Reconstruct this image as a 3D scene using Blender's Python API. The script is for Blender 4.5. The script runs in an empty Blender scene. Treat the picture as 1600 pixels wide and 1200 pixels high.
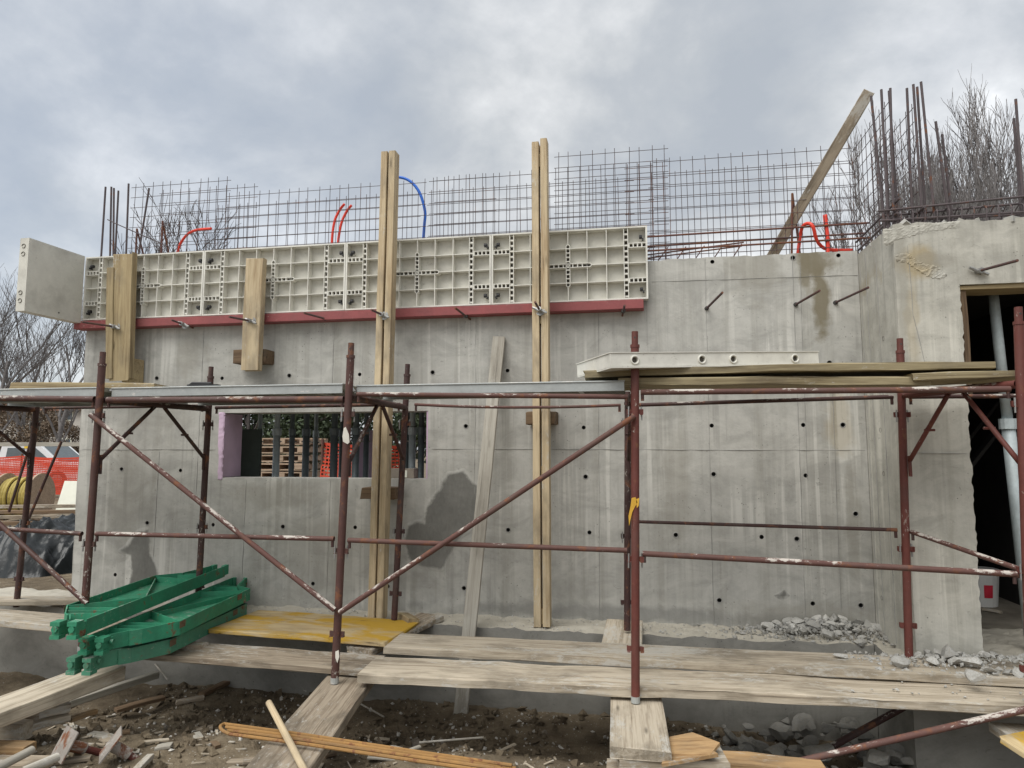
import bpy, bmesh, math, random
from mathutils import Vector as V, Matrix, noise
from mathutils.geometry import delaunay_2d_cdt
R = math.radians
scene = bpy.context.scene
COL = scene.collection
random.seed(7)

# ------------------------------------------------------------------ camera
F = 1064.0; TH = R(10.2); PH = R(5.5); CAM = V((0, -5.6, 1.42))
fw = V((-math.sin(TH)*math.cos(PH), math.cos(TH)*math.cos(PH), math.sin(PH)))
rt = V((math.cos(TH), math.sin(TH), 0)); up = rt.cross(fw)
cd = bpy.data.cameras.new('camera'); cam = bpy.data.objects.new('camera', cd); COL.objects.link(cam)
cd.sensor_width = 36; cd.lens = F/1600*36; cd.clip_end = 3000; cd.clip_start = .05
mw = Matrix((rt, up, -fw)).transposed().to_4x4(); mw.translation = CAM
cam.matrix_world = mw; scene.camera = cam
scene.render.resolution_x = 1024; scene.render.resolution_y = 768
def _ray(x, y): return fw + rt*((x-800)/F) + up*((600-y)/F)
def PY(x, y, v): d = _ray(x, y); return CAM + d*((v-CAM.y)/d.y)     # survey: photo point on a plane y = v
def PZ(x, y, v): d = _ray(x, y); return CAM + d*((v-CAM.z)/d.z)
def PX(x, y, v): d = _ray(x, y); return CAM + d*((v-CAM.x)/d.x)

# ------------------------------------------------------------------ light
SUN_EL, SUN_AZ = R(57), R(214)          # azimuth measured from +Y towards +X
world = bpy.data.worlds.new('World'); scene.world = world; world.use_nodes = True
SKY_STRENGTH = 0.1
def build_world():
    nt = world.node_tree; nt.nodes.clear(); L = nt.links.new
    def n(t, **k):
        o = nt.nodes.new(t)
        for a, b in k.items(): setattr(o, a, b)
        return o
    out = n('ShaderNodeOutputWorld'); bg = n('ShaderNodeBackground'); bg.inputs[1].default_value = SKY_STRENGTH
    sky = n('ShaderNodeTexSky', sky_type='NISHITA'); sky.sun_disc = False
    sky.sun_elevation = SUN_EL; sky.sun_rotation = SUN_AZ; sky.air_density = 1.0; sky.dust_density = 2.0
    tc = n('ShaderNodeTexCoord'); sep = n('ShaderNodeSeparateXYZ'); L(tc.outputs['Generated'], sep.inputs[0])
    ab = n('ShaderNodeMath', operation='ABSOLUTE'); L(sep.outputs[2], ab.inputs[0])
    ad = n('ShaderNodeMath', operation='ADD'); L(ab.outputs[0], ad.inputs[0]); ad.inputs[1].default_value = .55
    dv = n('ShaderNodeVectorMath', operation='DIVIDE'); L(tc.outputs['Generated'], dv.inputs[0])
    cb = n('ShaderNodeCombineXYZ')
    for i in range(3): L(ad.outputs[0], cb.inputs[i])
    L(cb.outputs[0], dv.inputs[1])
    def noi(scale, det, rough, off, dist=0., stretch=(1, 1, 1)):
        m = n('ShaderNodeMapping'); m.inputs['Location'].default_value = off; m.inputs['Scale'].default_value = stretch
        m.inputs['Rotation'].default_value = (0, 0, R(20))
        L(dv.outputs[0], m.inputs[0])
        t = n('ShaderNodeTexNoise'); t.inputs['Scale'].default_value = scale; t.inputs['Detail'].default_value = det
        t.inputs['Roughness'].default_value = rough; t.inputs['Distortion'].default_value = dist
        L(m.outputs[0], t.inputs['Vector']); return t.outputs[0]
    a = noi(3.1, 10, .56, (5.5, 1.1, 0), .12, (1, 1.0, 1)); b = noi(.8, 4, .5, (7.3, 4.4, 0))
    mx = n('ShaderNodeMath', operation='MULTIPLY_ADD'); L(a, mx.inputs[0]); mx.inputs[1].default_value = .72
    m2 = n('ShaderNodeMath', operation='MULTIPLY'); L(b, m2.inputs[0]); m2.inputs[1].default_value = .28; L(m2.outputs[0], mx.inputs[2])
    rp = n('ShaderNodeValToRGB'); L(mx.outputs[0], rp.inputs[0]); e = rp.color_ramp
    stops = [(.36, (.345, .375, .415)), (.43, (.395, .42, .45)), (.48, (.465, .485, .505)), (.525, (.55, .565, .58)), (.565, (.65, .665, .675)), (.62, (.92, .92, .92))]
    e.elements[0].position, e.elements[0].color = stops[0][0], (*stops[0][1], 1)
    e.elements[1].position, e.elements[1].color = stops[-1][0], (*stops[-1][1], 1)
    for p, c in stops[1:-1]: q = e.elements.new(p); q.color = (*c, 1)
    sc = n('ShaderNodeVectorMath', operation='SCALE'); L(rp.outputs[0], sc.inputs[0]); sc.inputs['Scale'].default_value = CLOUD/SKY_STRENGTH
    c = noi(.9, 4, .5, (3, 3, 0))
    r2 = n('ShaderNodeMapRange'); L(c, r2.inputs[0]); r2.inputs[1].default_value = .42; r2.inputs[2].default_value = .62
    r2.inputs[3].default_value = .98; r2.inputs[4].default_value = .84
    mix = n('ShaderNodeMix', data_type='RGBA'); L(r2.outputs[0], mix.inputs[0]); L(sky.outputs[0], mix.inputs[6]); L(sc.outputs[0], mix.inputs[7])
    L(mix.outputs[2], bg.inputs[0]); L(bg.outputs[0], out.inputs[0])
CLOUD = 0.62
build_world()
sd = bpy.data.lights.new('sun', 'SUN'); sd.energy = 1.5; sd.angle = R(50); sd.color = (1, .975, .93)
sun = bpy.data.objects.new('sun', sd); COL.objects.link(sun)
sdir = V((math.sin(SUN_AZ)*math.cos(SUN_EL), math.cos(SUN_AZ)*math.cos(SUN_EL), math.sin(SUN_EL)))
sun.rotation_euler = (-sdir).to_track_quat('-Z', 'Y').to_euler(); sun.location = (0, -8, 12)
vs = scene.view_settings; vs.view_transform = 'Standard'; vs.look = 'None'; vs.gamma = 1; vs.exposure = 1.15; vs.use_curve_mapping = False

# ------------------------------------------------------------------ mesh helpers
WM = {}
class MB:
    def __init__(s): s.v = []; s.f = []
    def add(s, vs_, fs): o = len(s.v); s.v += [tuple(p) for p in vs_]; s.f += [tuple(i+o for i in f) for f in fs]; return s
    def box(s, a, b, M=None, bev=0.):
        x0, y0, z0 = a; x1, y1, z1 = b
        p = [V((x, y, z)) for x in (x0, x1) for y in (y0, y1) for z in (z0, z1)]
        if M: p = [M @ q for q in p]
        return s.add(p, [(0, 1, 3, 2), (4, 6, 7, 5), (0, 4, 5, 1), (2, 3, 7, 6), (0, 2, 6, 4), (1, 5, 7, 3)])
    def tube(s, pts, r, n=8, cap=True, r1=None):
        pts = [V(p) for p in pts]; k = len(pts); rings = []
        t0 = (pts[1]-pts[0]).normalized(); u = t0.orthogonal().normalized()
        for i, p in enumerate(pts):
            t = (pts[min(i+1, k-1)]-pts[max(i-1, 0)]).normalized()
            u = (u - t*u.dot(t)).normalized(); w = t.cross(u)
            rr = r if r1 is None else r+(r1-r)*i/(k-1)
            rings += [p+(u*math.cos(2*math.pi*j/n)+w*math.sin(2*math.pi*j/n))*rr for j in range(n)]
        fs = [(i*n+j, i*n+(j+1) % n, (i+1)*n+(j+1) % n, (i+1)*n+j) for i in range(k-1) for j in range(n)]
        if cap: fs += [tuple(range(n-1, -1, -1)), tuple((k-1)*n+j for j in range(n))]
        return s.add(rings, fs)
    def prism(s, poly, h0, h1, M=None):
        n = len(poly); p = [V((x, y, h0)) for x, y in poly]+[V((x, y, h1)) for x, y in poly]
        if M: p = [M @ q for q in p]
        return s.add(p, [tuple(range(n-1, -1, -1)), tuple(range(n, 2*n))]+[(i, (i+1) % n, n+(i+1) % n, n+i) for i in range(n)])
    def mesh(s, name, mat, smooth=False):
        m = bpy.data.meshes.new(name); m.from_pydata(s.v, [], s.f); m.update()
        if mat: m.materials.append(mat)
        if smooth: m.shade_smooth()
        return m
def put(name, mesh, parent=None, M=None):
    o = bpy.data.objects.new(name, mesh); COL.objects.link(o); M = M or Matrix()
    WM[o] = M.copy()
    if parent is not None:
        o.parent = parent; o.matrix_basis = WM[parent].inverted() @ M
    else: o.matrix_basis = M
    return o
def mk(name, mb, mat, parent=None, M=None, smooth=False): return put(name, mb.mesh(name, mat, smooth), parent, M)
def tag(o, label, cat=None, group=None, kind=None):
    o['label'] = label
    if cat: o['category'] = cat
    if group: o['group'] = group
    if kind: o['kind'] = kind
    return o
def thing(name, loc, label, cat, group=None): return tag(put(name, None, None, Matrix.Translation(V(loc))), label, cat, group)
def struct(o): o['kind'] = 'structure'; return o
def frame_M(p0, p1, upv=(0, 0, 1)):
    p0, p1 = V(p0), V(p1); x = (p1-p0).normalized(); z = V(upv); z = (z-x*z.dot(x))
    if z.length < 1e-4: z = x.orthogonal()
    z.normalize(); y = z.cross(x); m = Matrix((x, y, z)).transposed().to_4x4(); m.translation = p0; return m, (p1-p0).length
def board_mb(L, w, t, rng, bow=.004, rough=.003, ch=.005, nseg=None):
    nseg = nseg or max(3, int(L/.16)); mb = MB(); k = 8; vv = []
    off = rng.random()*50; endk = [rng.uniform(-.012, .012) for _ in range(4)]
    for i in range(nseg+1):
        f = i/nseg; x = f*L; b = bow*4*f*(1-f)
        cs = [(-w/2+ch, -t/2), (w/2-ch, -t/2), (w/2, -t/2+ch), (w/2, t/2-ch), (w/2-ch, t/2), (-w/2+ch, t/2), (-w/2, t/2-ch), (-w/2, -t/2+ch)]
        for j, (y, z) in enumerate(cs):
            e = V((0, noise.noise(V((x*3, j//2+off, 1)))*rough, noise.noise(V((x*3, j//2+off, 9)))*rough))
            xx = x + (endk[j//2] if i in (0, nseg) else 0)*min(1, w/.2)
            vv.append((xx, y+e.y, z+e.z+b))
    fs = [(i*k+j, i*k+(j+1) % k, (i+1)*k+(j+1) % k, (i+1)*k+j) for i in range(nseg) for j in range(k)]
    fs += [tuple(range(k-1, -1, -1)), tuple(nseg*k+j for j in range(k))]
    return mb.add(vv, fs)
RB = random.Random(11)
def board(name, p0, p1, w, t, mat, parent=None, upv=(0, 0, 1), bow=.003, rough=.004, ch=.004):
    """a plank from p0 to p1 (centre line), width w across, thickness t along upv"""
    M, L = frame_M(p0, p1, upv)
    return mk(name, board_mb(L, w, t, RB, bow, rough, ch), mat, parent, M)
def pipe_mb(L, r, n=14, hole=True, bow=0., nseg=6):
    mb = MB(); pts = [(L*i/nseg, 0, bow*4*(i/nseg)*(1-i/nseg)) for i in range(nseg+1)]
    mb.tube(pts, r, n, cap=not hole)
    if hole:
        for x, s in ((0, 1), (L, -1)):
            ring = lambda xx, rr: [(xx, rr*math.cos(2*math.pi*j/n), rr*math.sin(2*math.pi*j/n)) for j in range(n)]
            o = len(mb.v); mb.v += ring(x, r)+ring(x, r*.84)+ring(x+s*.05, r*.84)
            for j in range(n):
                k = (j+1) % n
                mb.f += [(o+j, o+k, o+n+k, o+n+j), (o+n+j, o+n+k, o+2*n+k, o+2*n+j)]
            mb.f.append(tuple(o+2*n+j for j in range(n)))
    return mb
def pipe(name, p0, p1, r, mat, parent=None, bow=0., hole=True, n=14):
    M, L = frame_M(p0, p1)
    return mk(name, pipe_mb(L, r, n, hole, bow), mat, parent, M, smooth=False) if False else _pipe(name, M, L, r, mat, parent, bow, hole, n)
def _pipe(name, M, L, r, mat, parent, bow, hole, n):
    m = pipe_mb(L, r, n, hole, bow).mesh(name, mat)
    for p in m.polygons: p.use_smooth = len(p.vertices) == 4
    return put(name, m, parent, M)
def curve_pts(ctrl, n=24):
    ctrl = [V(c) for c in ctrl]; P = [2*ctrl[0]-ctrl[1]]+ctrl+[2*ctrl[-1]-ctrl[-2]]; out = []
    segs = len(ctrl)-1
    for i in range(segs):
        a, b, c, d = P[i:i+4]; m = max(2, n//segs)
        for k in range(m):
            t = k/m; out.append(.5*((2*b)+(c-a)*t+(2*a-5*b+4*c-d)*t*t+(3*b-a-3*c+d)*t**3))
    return out+[ctrl[-1]]

# ------------------------------------------------------------------ materials
class NT:
    def __init__(s, name):
        s.m = bpy.data.materials.new(name); s.m.use_nodes = True; s.t = s.m.node_tree; s.b = s.t.nodes['Principled BSDF']; s.L = s.t.links.new
        s.tc = s.n('ShaderNodeTexCoord'); s.oi = s.n('ShaderNodeObjectInfo')
    def n(s, t, **k):
        o = s.t.nodes.new(t)
        for a, b in k.items(): setattr(o, a, b)
        return o
    def link(s, a, sock):
        if hasattr(a, 'is_linked') or isinstance(a, bpy.types.NodeSocket): s.L(a, sock)
        else: sock.default_value = a if not (isinstance(a, tuple) and len(a) == 3 and sock.type == 'RGBA') else (*a, 1)
    def co(s, scale=(1, 1, 1), src='Object', rand=True, loc=(0, 0, 0)):
        m = s.n('ShaderNodeMapping'); m.inputs['Scale'].default_value = scale
        s.L(s.tc.outputs[src], m.inputs[0])
        if rand:
            x = s.n('ShaderNodeVectorMath', operation='SCALE'); cb = s.n('ShaderNodeCombineXYZ')
            for i in range(3): s.L(s.oi.outputs['Random'], cb.inputs[i])
            s.L(cb.outputs[0], x.inputs[0]); x.inputs['Scale'].default_value = 37.0; s.L(x.outputs[0], m.inputs['Location'])
        else: m.inputs['Location'].default_value = loc
        return m.outputs[0]
    def noise(s, vec, scale=1, det=4, rough=.55, dist=0.):
        t = s.n('ShaderNodeTexNoise'); s.L(vec, t.inputs['Vector'])
        t.inputs['Scale'].default_value = scale; t.inputs['Detail'].default_value = det; t.inputs['Roughness'].default_value = rough; t.inputs['Distortion'].default_value = dist
        return t.outputs[0]
    def voro(s, vec, scale=1, feature='F1', rnd=1.):
        t = s.n('ShaderNodeTexVoronoi', feature=feature); s.L(vec, t.inputs['Vector']); t.inputs['Scale'].default_value = scale; t.inputs['Randomness'].default_value = rnd
        return t.outputs['Distance']
    def rng(s, v, a, b, c=0., d=1.):
        t = s.n('ShaderNodeMapRange'); s.link(v, t.inputs[0])
        for i, k in enumerate((a, b, c, d)): t.inputs[i+1].default_value = k
        return t.outputs[0]
    def ma(s, op, a, b=0., c=0.):
        t = s.n('ShaderNodeMath', operation=op); s.link(a, t.inputs[0]); s.link(b, t.inputs[1]); s.link(c, t.inputs[2]); return t.outputs[0]
    def mix(s, f, a, b, mode='MIX'):
        t = s.n('ShaderNodeMix', data_type='RGBA', blend_type=mode); s.link(f, t.inputs[0]); s.link(a, t.inputs[6]); s.link(b, t.inputs[7]); return t.outputs[2]
    def ramp(s, f, stops):
        t = s.n('ShaderNodeValToRGB'); s.L(f, t.inputs[0]); e = t.color_ramp.elements
        e[0].position, e[0].color = stops[0][0], (*stops[0][1], 1); e[1].position, e[1].color = stops[-1][0], (*stops[-1][1], 1)
        for p, c in stops[1:-1]: q = e.new(p); q.color = (*c, 1)
        return t.outputs[0]
    def sep(s, vec): t = s.n('ShaderNodeSeparateXYZ'); s.L(vec, t.inputs[0]); return t.outputs
    def fin(s, col, rough=.8, bump=None, bs=.3, bd=.01, metal=0., spec=.5):
        s.link(col, s.b.inputs['Base Color']); s.link(rough, s.b.inputs['Roughness']); s.link(metal, s.b.inputs['Metallic']); s.b.inputs['Specular IOR Level'].default_value = spec
        if bump is not None:
            b = s.n('ShaderNodeBump'); b.inputs['Strength'].default_value = bs; b.inputs['Distance'].default_value = bd
            s.L(bump, b.inputs['Height']); s.L(b.outputs[0], s.b.inputs['Normal'])
        return s.m
def wood(name, ca, cb_, dirt=(.12, .1, .075), dirt_amt=.5, splash=0., grain=1., tint=.12, stain=None):
    n = NT(name)
    g = n.noise(n.co((.9, 22*grain, 22*grain)), 1.6, 7, .62, .6); f = n.noise(n.co((5, 160, 160)), 1, 3, .6)
    gg = n.ma('MULTIPLY_ADD', f, .35, n.ma('MULTIPLY', g, .75))
    c = n.ramp(gg, [(.32, tuple(.42*x for x in cb_)), (.43, cb_), (.58, ca), (.74, tuple(min(.9, 1.12*x) for x in ca))])
    kn = n.voro(n.co((2.1, 9, 9)), 1); c = n.mix(n.rng(kn, .03, .12, .75, 0), c, tuple(.35*x for x in cb_))
    d = n.noise(n.co((2.2, 5, 5)), 1.3, 6, .62); c = n.mix(n.rng(d, .48, .68, 0, dirt_amt), c, dirt)
    if stain:
        q = n.noise(n.co((1.4, 3.2, 3)), 1.4, 6, .6, .7); c = n.mix(n.rng(q, .43, .54, 0, .92), c, stain); q5 = n.noise(n.co((3, 14, 9)), 1.5, 6, .7, 1.); c = n.mix(n.rng(q5, .62, .68, 0, .85), c, (.07, .05, .025))
    if splash > 0:
        sp = n.noise(n.co((2.5, 6, 6)), 6, 8, .78, .1); sg = n.noise(n.co((1.2, 3, 3)), 1.1, 3, .55); c = n.mix(n.rng(n.ma('MULTIPLY_ADD', sg, .45, n.ma('MULTIPLY', sp, .55)), .60-.05*splash, .66-.05*splash, 0, .7), c, (.50, .49, .45))
    hs = n.n('ShaderNodeHueSaturation'); n.L(c, hs.inputs['Color']); n.L(n.rng(n.oi.outputs['Random'], 0, 1, 1-tint, 1+tint), hs.inputs['Value'])
    return n.fin(hs.outputs[0], .82, n.ma('ADD', gg, n.ma('MULTIPLY', d, .4)), .7, .004, spec=.25)
def concrete(name, base, rand=False, streak=True, blobs=(), pore=True, dark=.75, attr=None):
    n = NT(name); o = n.co(rand=rand)
    big = n.noise(o, .9, 6, .6, .3); mid = n.noise(o, 5.5, 6, .65); fine = n.noise(o, 60, 4, .7)
    b = V(base); lo = tuple(b*dark); hi = tuple(b*1.12)
    c = n.ramp(n.ma('MULTIPLY_ADD', mid, .45, n.ma('MULTIPLY', big, .55)), [(.36, lo), (.48, tuple(b)), (.62, hi)])
    c = n.mix(n.rng(fine, .3, .7, .0, .22), c, tuple(b*.72))
    if streak:
        s1 = n.noise(n.co((5.5, 5.5, .22), rand=False), 1.6, 6, .65, .25); c = n.mix(n.rng(s1, .49, .64, 0, .52), c, tuple(V((b.x*.66, b.y*.65, b.z*.62))))
        s2 = n.noise(n.co((13, 13, .35), rand=False, loc=(4, 3, 8)), 1.2, 5, .6); gate = n.noise(n.co(rand=False, loc=(9, 2, 5)), .8, 2, .5)
        c = n.mix(n.ma('MULTIPLY', n.rng(s2, .52, .61, 0, .85), n.rng(gate, .46, .56)), c, tuple(b*1.3))
        c = n.mix(n.ma('MULTIPLY', n.rng(s2, .45, .36, 0, .5), n.rng(gate, .52, .40)), c, tuple(b*.55))
    if pore:
        pv = n.voro(n.co(rand=rand), 26); pn = n.noise(o, 2.6, 2, .5)
        c = n.mix(n.ma('MULTIPLY', n.rng(pv, .08, .14, .85, 0), n.rng(pn, .5, .6)), c, tuple(b*.32))
        sm = n.noise(n.co((4, 4, 7), rand=rand), 4, 4, .7, 1.2); c = n.mix(n.rng(sm, .63, .69, 0, .5), c, tuple(b*.52)); bl = n.noise(n.co((1.3, 1.3, 2.2), rand=rand), 2.1, 7, .7, .8); c = n.mix(n.rng(bl, .49, .64, 0, .5), c, tuple(b*.62)); c = n.mix(n.rng(bl, .47, .34, 0, .45), c, tuple(b*1.25))
    if blobs:
        xyz = n.sep(n.tc.outputs['Object']); wob = n.noise(n.co(rand=False, loc=(1, 5, 2)), 5, 5, .6); wob2 = n.noise(n.co(rand=False, loc=(7, 1, 3)), 1.7, 3, .5)
        for cx, cz, rx, rz, colr, am in blobs:
            dx = n.ma('DIVIDE', n.ma('SUBTRACT', n.ma('MULTIPLY_ADD', wob2, .18, xyz[0]), cx+.09), rx); dz = n.ma('DIVIDE', n.ma('SUBTRACT', xyz[2], cz), rz)
            r = n.ma('SQRT', n.ma('ADD', n.ma('MULTIPLY', dx, dx), n.ma('MULTIPLY', dz, dz)))
            r = n.ma('MULTIPLY_ADD', wob, 2.2, n.ma('SUBTRACT', r, 1.1)); c = n.mix(n.rng(r, 1.1, .55, 0, am), c, colr)
    if attr:     # mortar smear: its own edge distance, broken up by noise
        at = n.n('ShaderNodeAttribute'); at.attribute_name = 'edge'; q = n.noise(o, 14, 6, .7); q2 = n.noise(o, 3.5, 5, .65); q3 = n.noise(n.co((1, 1, .4), rand=rand), 40, 4, .7)
        ed = n.ma('ADD', at.outputs['Fac'], n.ma('MULTIPLY', n.ma('SUBTRACT', q, .5), .055)); mc = n.ramp(n.ma('MULTIPLY_ADD', q3, .4, n.ma('MULTIPLY', q2, .6)), [(.36, tuple(V(attr)*.82)), (.5, attr), (.64, tuple(V(attr)*1.22))])
        c = n.mix(n.rng(ed, -.012, .012, 0, .96), c, mc)
    if rand:
        hs = n.n('ShaderNodeHueSaturation'); n.L(c, hs.inputs['Color']); n.L(n.rng(n.oi.outputs['Random'], 0, 1, .8, 1.25), hs.inputs['Value']); c = n.mix(n.rng(n.noise(o, 7, 4, .6), .45, .65, 0, .5), hs.outputs[0], (.26, .235, .19))
    return n.fin(c, .88, n.ma('MULTIPLY_ADD', fine, .25, n.ma('ADD', mid, n.ma('MULTIPLY', big, .6))), .35, .012, spec=.3)
def painted(name, base, rough=.5, splash=0., rust=0., metal=0., wear=(.4, .38, .34), var=.25, dirt=.4):
    n = NT(name); o = n.co(); d = n.noise(o, 4.5, 6, .65); f = n.noise(o, 40, 4, .7); b = V(base)
    c = n.ramp(n.ma('MULTIPLY_ADD', f, .3, n.ma('MULTIPLY', d, .7)), [(.32, tuple(b*(1-var))), (.5, tuple(b)), (.68, tuple(b*(1+var)))])
    c = n.mix(n.rng(n.noise(n.co((2, 2, 2)), 1.7, 5, .6), .5, .72, 0, dirt), c, (.11, .095, .08))
    if rust: c = n.mix(n.rng(n.noise(o, 9, 6, .7, .5), .62-.14*rust, .70-.14*rust), c, (.17, .07, .035))
    if splash:
        s1 = n.noise(n.co((.45, 1, 1)), 46, 7, .78, .3); g = n.noise(o, 2.3, 4, .6); nz = n.sep(n.n('ShaderNodeNewGeometry').outputs['Normal'])[2]
        k = n.ma('MULTIPLY', n.rng(g, .44, .60), n.rng(nz, -.35, .55, .25, 1)); c = n.mix(n.rng(n.ma('MULTIPLY_ADD', k, .20+.06*splash, s1), .70-.03*splash, .76-.03*splash, 0, .92), c, wear)
    return n.fin(c, n.rng(d, .3, .7, rough-.08, rough+.15), n.ma('ADD', f, d), .25, .002, metal=metal, spec=.4)
def plain(name, base, rough=.7, var=.15, scale=8, metal=0., spec=.4, bs=.2, bd=.004):
    n = NT(name); a = n.noise(n.co(), scale, 5, .6); b = V(base)
    return n.fin(n.ramp(a, [(.3, tuple(b*(1-var))), (.7, tuple(b*(1+var)))]), rough, a, bs, bd, metal, spec)

BASE = (.445, .437, .402)
stain_d = (.27, .255, .215); stain_b = (.20, .175, .12); stain_y = (.36, .29, .17); wet = (.17, .17, .16)
M = {}
M['wall'] = concrete('cast_concrete', BASE, blobs=[
    (.98, 2.86, .22, .30, stain_d, .55), (1.46, 2.90, .17, .16, stain_b, .85), (1.47, 2.62, .075, .42, stain_b, .95), (1.37, 2.82, .045, .22, stain_b, .8),
    (-4.0, 2.30, .16, .22, stain_d, .45), (1.55, 1.62, .10, .3, stain_y, .35), (-3.1, 1.0, .5, .14, stain_d, .45), (-4.35, 1.75, .5, .16, stain_d, .25), (-1.0, 2.75, .5, .25, stain_d, .25), (1.62, .9, .06, .5, stain_d, .5), (-.2, .13, 1.6, .07, wet, .5), (1.2, .16, .6, .12, stain_d, .5), (-2.6, .5, .9, .4, stain_d, .35), (.3, 1.15, .12, .5, stain_d, .4), (-4.6, 1.0, .25, .6, stain_d, .35)])
M['block'] = concrete('cast_concrete_block', (.46, .447, .395), blobs=[(1.87, 2.66, .13, .12, stain_y, .75), (1.99, 2.67, .14, .06, stain_d, .5), (1.82, 2.3, .05, .4, stain_y, .4), (1.77, 2.5, .04, .7, stain_d, .5)])
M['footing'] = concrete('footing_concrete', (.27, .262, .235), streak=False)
def pale_top(m, col):   # mixes a paler colour into upward faces
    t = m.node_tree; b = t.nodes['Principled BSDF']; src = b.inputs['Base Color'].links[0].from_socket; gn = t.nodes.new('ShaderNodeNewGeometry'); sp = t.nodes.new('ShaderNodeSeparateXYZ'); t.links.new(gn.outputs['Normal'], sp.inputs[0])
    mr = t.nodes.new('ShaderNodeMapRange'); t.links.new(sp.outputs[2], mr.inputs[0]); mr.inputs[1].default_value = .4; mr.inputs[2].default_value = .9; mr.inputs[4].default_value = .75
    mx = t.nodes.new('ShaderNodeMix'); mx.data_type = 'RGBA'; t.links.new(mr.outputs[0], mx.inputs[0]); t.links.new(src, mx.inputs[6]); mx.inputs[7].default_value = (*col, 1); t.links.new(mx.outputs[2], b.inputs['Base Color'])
pale_top(M['footing'], (.47, .435, .36))
M['rubble'] = concrete('broken_concrete', (.40, .395, .37), rand=True, streak=False, pore=False)
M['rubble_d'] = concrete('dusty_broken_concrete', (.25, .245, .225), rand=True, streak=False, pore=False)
M['patch'] = concrete('fresh_mortar', BASE, attr=(.165, .162, .147))
M['seam'] = concrete('seam_concrete', (.31, .305, .285), streak=False, pore=False)
M['hole'] = plain('tie_sleeve_dark', (.06, .058, .054), .9)
M['pine'] = wood('fresh_pine', (.50, .405, .265), (.37, .275, .165), dirt=(.2, .165, .12), dirt_amt=.6, splash=.45, tint=.14, grain=.8)
M['pine_d'] = wood('stained_pine', (.36, .285, .165), (.25, .185, .10), dirt_amt=.4, splash=.3)
M['plank'] = wood('site_plank', (.47, .41, .32), (.30, .25, .185), dirt=(.16, .135, .10), dirt_amt=.7, splash=1.5)
M['plank_d'] = wood('muddy_plank', (.34, .285, .215), (.20, .155, .11), dirt_amt=.85, splash=1.4)
M['grey'] = wood('weathered_board', (.41, .385, .33), (.31, .285, .24), dirt_amt=.3, splash=.8)
M['deckwood'] = wood('old_deck_board', (.30, .25, .15), (.19, .15, .085), dirt_amt=.5, splash=.4)
M['yellow'] = wood('yellow_shuttering', (.52, .41, .235), (.42, .31, .17), dirt=(.2, .15, .08), dirt_amt=.5, stain=(.50, .30, .025), grain=.5)
M['orangewood'] = wood('orange_plywood', (.40, .26, .13), (.28, .17, .08), dirt_amt=.55, splash=.4)
M['darkwood'] = wood('dark_block', (.17, .115, .07), (.10, .065, .04), dirt_amt=.5)
M['red'] = painted('red_batten_paint', (.26, .07, .07), .6, splash=.3, dirt=.25, wear=(.42, .25, .23))
M['scaff'] = painted('scaffold_red_oxide', (.080, .036, .030), .6, splash=.42, rust=.5, wear=(.46, .43, .38), dirt=.35)
M['scaff_d'] = painted('scaffold_dark_oxide', (.055, .026, .023), .65, splash=.3, rust=.5, wear=(.40, .37, .33), dirt=.45)
M['scaff_r'] = painted('scaffold_fresh_red', (.120, .034, .026), .55, splash=.3, rust=.2, wear=(.42, .38, .33), dirt=.2)
M['scaff_s'] = painted('scaffold_cement_splashed', (.105, .050, .041), .7, splash=1.0, rust=.4, wear=(.52, .48, .43), dirt=.3)
M['peel'] = plain('peeling_sticker', (.66, .63, .56), .6); M['peel_y'] = plain('yellow_paint_flake', (.62, .36, .04), .6)
M['galv'] = painted('galvanised_steel', (.40, .42, .41), .5, splash=.3, metal=.35, dirt=.3, var=.15, wear=(.6, .58, .54))
M['zinc'] = painted('zinc_steel', (.36, .36, .35), .45, metal=.7, dirt=.35, var=.3)
M['prop'] = painted('prop_grey_steel', (.16, .19, .20), .5, metal=.3, dirt=.3); M['prop_l'] = painted('prop_pale_steel', (.46, .52, .53), .5, metal=.15, dirt=.2)
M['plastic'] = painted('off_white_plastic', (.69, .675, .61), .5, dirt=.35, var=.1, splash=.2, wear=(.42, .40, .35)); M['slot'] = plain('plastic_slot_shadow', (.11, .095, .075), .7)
M['plastic_f'] = painted('smooth_plastic_face', (.61, .595, .53), .5, splash=.3, dirt=.35, var=.12, wear=(.4, .38, .33))
M['rubber'] = plain('black_clamp', (.025, .025, .027), .5)
M['rebar'] = painted('rebar_steel', (.10, .082, .086), .75, rust=.35, metal=.2, dirt=.2)
M['rebar_r'] = painted('rusty_rebar', (.13, .06, .05), .8, rust=.9, dirt=.2)
M['rod_y'] = painted('yellow_rust_rod', (.30, .165, .055), .8, rust=.6, dirt=.4)
M['conduit_r'] = plain('red_conduit', (.72, .055, .03), .4, var=.08); M['conduit_b'] = plain('blue_conduit', (.02, .13, .55), .4, var=.08)
M['xps'] = plain('lilac_insulation', (.56, .42, .54), .85, var=.12, scale=5); M['green'] = painted('green_bracket_paint', (.034, .235, .13), .62, rust=.22, splash=.35, dirt=.3, var=.35, wear=(.30, .38, .31))
M['green_w'] = painted('dusty_green_paint', (.07, .24, .15), .65, rust=.12, dirt=.45, var=.25, splash=.25)
M['board_dark'] = plain('dark_formboard', (.06, .075, .065), .8); M['dark'] = plain('dark_board', (.03, .028, .026), .9)  # last colour puts the shade of the door interior into the material
M['tarp'] = plain('black_tarp', (.016, .019, .02), .33, var=.3, scale=2.5, bs=.35, bd=.05)
M['mesh_o'] = plain('orange_net', (.60, .06, .025), .6, var=.15); M['car'] = plain('white_car_paint', (.72, .73, .74), .3, var=.04); M['glass'] = plain('car_glass', (.09, .11, .12), .08, spec=.6)
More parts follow.
